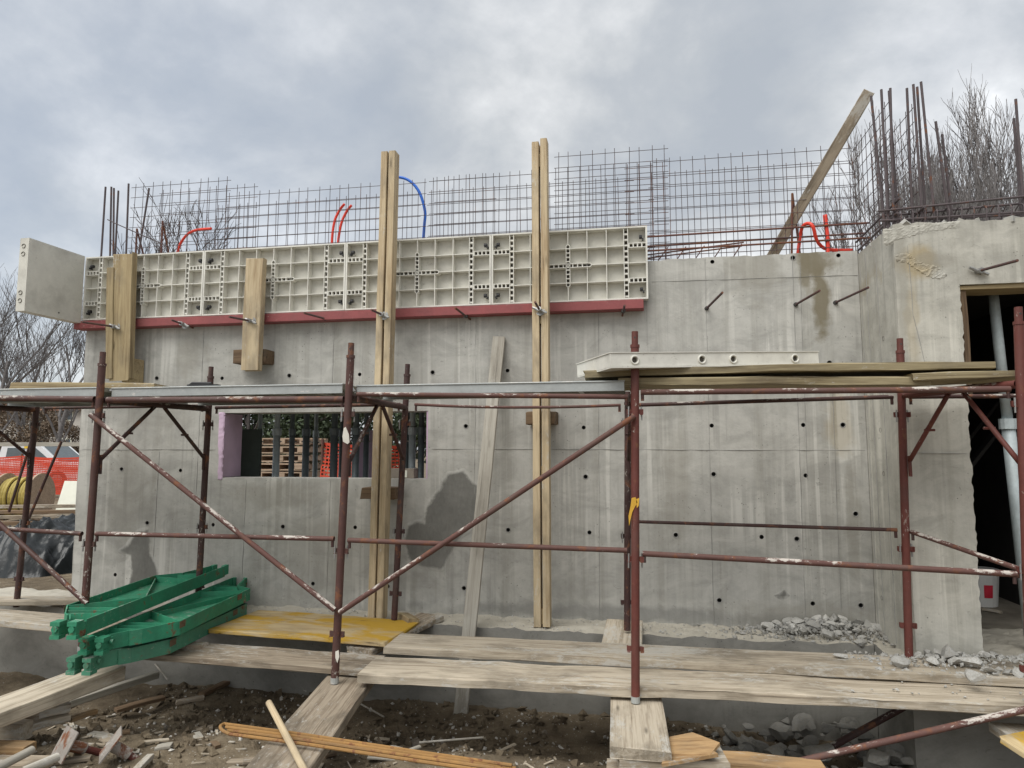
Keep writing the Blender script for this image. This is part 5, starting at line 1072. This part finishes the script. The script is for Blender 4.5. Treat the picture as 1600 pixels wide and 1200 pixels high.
a, b = PY(-80, 720, 11.5), PY(150, 720, 11.5); net('safety_net', (a.x, 11.5, 0), (b.x, 11.7, 0), .15, 1.22, 'orange net fence left of the wall before the white car', seed=5, cell=.055)
net('safety_net', (a.x, 11.75, 0), (b.x, 11.9, 0), .15, 1.16, 'second orange net layer just behind the first', seed=8, cell=.05, post_=False)
a, b = PY(-90, 690, 10.5), PY(170, 690, 10.5); tag(board('barrier_beam', (a.x, 10.5, 1.56), (b.x, 10.5, 1.56), .06, .11, M['grey']), 'long grey beam above the orange net at left', 'beam')
# white pickup behind the net
cx = PY(55, 700, 15.5).x; car = thing('parked_car', (cx, 15.5, .02), 'white pickup parked behind the orange net', 'car'); Mc = Matrix.Translation((cx, 15.5, .02)) @ Matrix.Rotation(R(8), 4, 'Z'); Mv = Mc @ Matrix(((1, 0, 0, 0), (0, 0, -1, 0), (0, 1, 0, 0), (0, 0, 0, 1)))
mk('body', MB().prism([(-2.4, .35), (2.3, .35), (2.45, .6), (2.4, .85), (1.35, .98), (-.6, 1.0), (-2.4, .98)], -.85, .85, Mv), M['car'], car)
mk('cabin', MB().prism([(-.75, .985), (1.42, .985), (.72, 1.55), (.5, 1.62), (-.45, 1.62), (-.62, 1.52)], -.76, .76, Mv), M['car'], car)
for s, q in ((.761, .775), (-.775, -.761)):
    mk('side_window', MB().prism([(-.45, 1.12), (.20, 1.12), (.20, 1.46), (-.40, 1.46)], s, q, Mv), M['glass'], car); mk('side_window', MB().prism([(.36, 1.12), (1.02, 1.12), (.62, 1.44), (.36, 1.46)], s, q, Mv), M['glass'], car)
mk('windscreen', MB().add([Mv @ V(v) for v in ((1.40, 1.02, -.66), (1.40, 1.02, .66), (.78, 1.52, .62), (.78, 1.52, -.62))], [(0, 1, 2, 3)]), M['glass'], car)
mk('roll_bar', MB().tube(curve_pts([Mv @ V(v) for v in ((-1.9, .98, .7), (-1.25, 1.5, .7), (-.95, 1.56, .7), (-.8, 1.0, .7))], 16), .04, 8), M['car'], car); mk('roll_bar', MB().tube(curve_pts([Mv @ V(v) for v in ((-1.9, .98, -.7), (-1.25, 1.5, -.7), (-.95, 1.56, -.7), (-.8, 1.0, -.7))], 16), .04, 8), M['car'], car)
for x in (-1.55, 1.5):
    for s in (-1, 1):
        w = mk('wheel', MB().tube([Mv @ V((x, .34, s*.66)), Mv @ V((x, .34, s*.88))], .34, 18), M['tyre'], car); mk('rim', MB().tube([Mv @ V((x, .34, s*.875)), Mv @ V((x, .34, s*.89))], .2, 14), M['zinc'], w)
mk('headlight', MB().tube([Mv @ V((2.40, .78, .6)), Mv @ V((2.46, .76, .6))], .10, 10), M['glass'], car); mk('number_plate', MB().box((.2, 1.02, .776), (.5, 1.14, .785), Mv @ Matrix.Translation((0, .42, 0))), M['yplate'], car)
# houses far left
def house(c, w, d, h, label, seed, rot=0):
    Mh = Matrix.Translation(c) @ Matrix.Rotation(R(rot), 4, 'Z'); r = thing('house', c, label, 'house', 'houses beyond the trees'); mk('wall', MB().box((-w/2, -d/2, 0), (w/2, d/2, h), Mh), M['house'], r)
    rf = MB().prism([(-d/2-.5, h+.01), (d/2+.5, h+.01), (0, h+d*.28)], -w/2-.4, w/2+.4, Mh @ Matrix(((0, 0, 1, 0), (1, 0, 0, 0), (0, 1, 0, 0), (0, 0, 0, 1)))); ro = mk('roof', rf, M['roof'], r); mk('chimney', MB().box((w*.2, -.3, h+d*.1), (w*.2+.6, .3, h+d*.28+.7), Mh), M['house'], ro)
    for fl_ in range(2):
        for k in range(4):
            x = -w/2+w*(k+.5)/4; z = .9+fl_*2.8; q = mk('window', MB().box((x-.6, -d/2-.06, z-.1), (x+.6, -d/2-.005, z+1.4), Mh), M['white'], r)
            for s in (-1, 1): mk('pane', MB().box((x+s*.29-.24, -d/2-.075, z), (x+s*.29+.24, -d/2-.0605, z+1.3), Mh), M['pane'], q)
p = PY(88, 690, 40); house((p.x, 44, 0), 11, 8, 4.4, 'pale house with brown roof behind the parked car', 1, -6)
p = PY(5, 690, 55); house((p.x-2, 58, 0), 13, 9, 5.0, 'distant pale house behind the left trees', 2, 12)
# cable drum, white board, tarp heap, timber pile left of the wall end
c = PY(35, 800, 6.0); dr = thing('cable_drum', (c.x, 6.0, .02), 'wooden cable drum wound with yellow cable left of the wall', 'cable drum'); ax = V((1, .25, 0)).normalized(); cc = V((c.x, 6.0, .50))
for s in (-1, 1): mk('flange', MB().tube([cc+ax*s*.30, cc+ax*s*.34], .46, 28), M['pallet'], dr)
mk('core', MB().tube([cc-ax*.29, cc+ax*.29], .20, 20), M['pallet'], dr)
for k in range(9): q = cc+ax*(-.26+.065*k); u = ax.orthogonal().normalized(); w = ax.cross(u); mk('cable_turn', MB().tube([q+(u*math.cos(a)+w*math.sin(a))*(.33+.02*(k % 3)) for a in [i*math.pi/12 for i in range(25)]], .03, 6, cap=False), M['cable'], dr)
c = PY(90, 812, 4.2); tag(board('white_board', (c.x-.35, 4.6, .62), (c.x+.28, 4.6, .62), .55, .03, M['white'], upv=(0, -1, .3)), 'pale cream board propped left of the wall end', 'board')
c = PY(60, 880, 1.6)
def heap(nm, c, rx, ry, h, mat, label, cat, seed, res=60):
    mb = MB()
    for j in range(res+1):
        for i in range(res+1):
            u, v = -1+2*i/res, -1+2*j/res; q = max(0, 1-(abs(u)**2.5+abs(v)**2.5)); z = h*q**.55+.22*h*noise.fractal(V((u*2.2+seed, v*2.2, 1)), .8, 2.2, 4)*(q > 0)*1.0+ .26*h*abs(noise.noise(V((u*7+v*2, v*3+u*3, seed))))*(q > 0)+.12*h*abs(noise.noise(V((u*3-v*9, v*8, seed+4))))*(q > 0); mb.v.append((c[0]+u*rx+.1*noise.noise(V((u*2, v*2, seed))), c[1]+v*ry, c[2]+max(-.02, z)))
    mb.f = [(j*(res+1)+i, j*(res+1)+i+1, (j+1)*(res+1)+i+1, (j+1)*(res+1)+i) for j in range(res) for i in range(res)]; return tag(mk(nm, mb, mat, smooth=True), label, cat)
heap('tarp_heap', (c.x+.05, 1.75, .0), .75, .85, .50, M['tarp'], 'crumpled black tarpaulin heap beside the wall end', 'tarpaulin', 4)
for k in range(6):
    y = 2.9+.15*k; a = PY(-20, 830-k*6, y); pl('stacked_timber', (a.x-.6, y+.05*k, .16+.065*k), (a.x+1.2+.2*(k % 3), y+.3+.1*(k % 2), .20+.065*k), .12, .05, M['plank_d'] if k % 2 else M['darkwood'], nth[k]+' timber from the bottom in the pile behind the black tarpaulin', 'timber', 'timbers piled left of the wall')
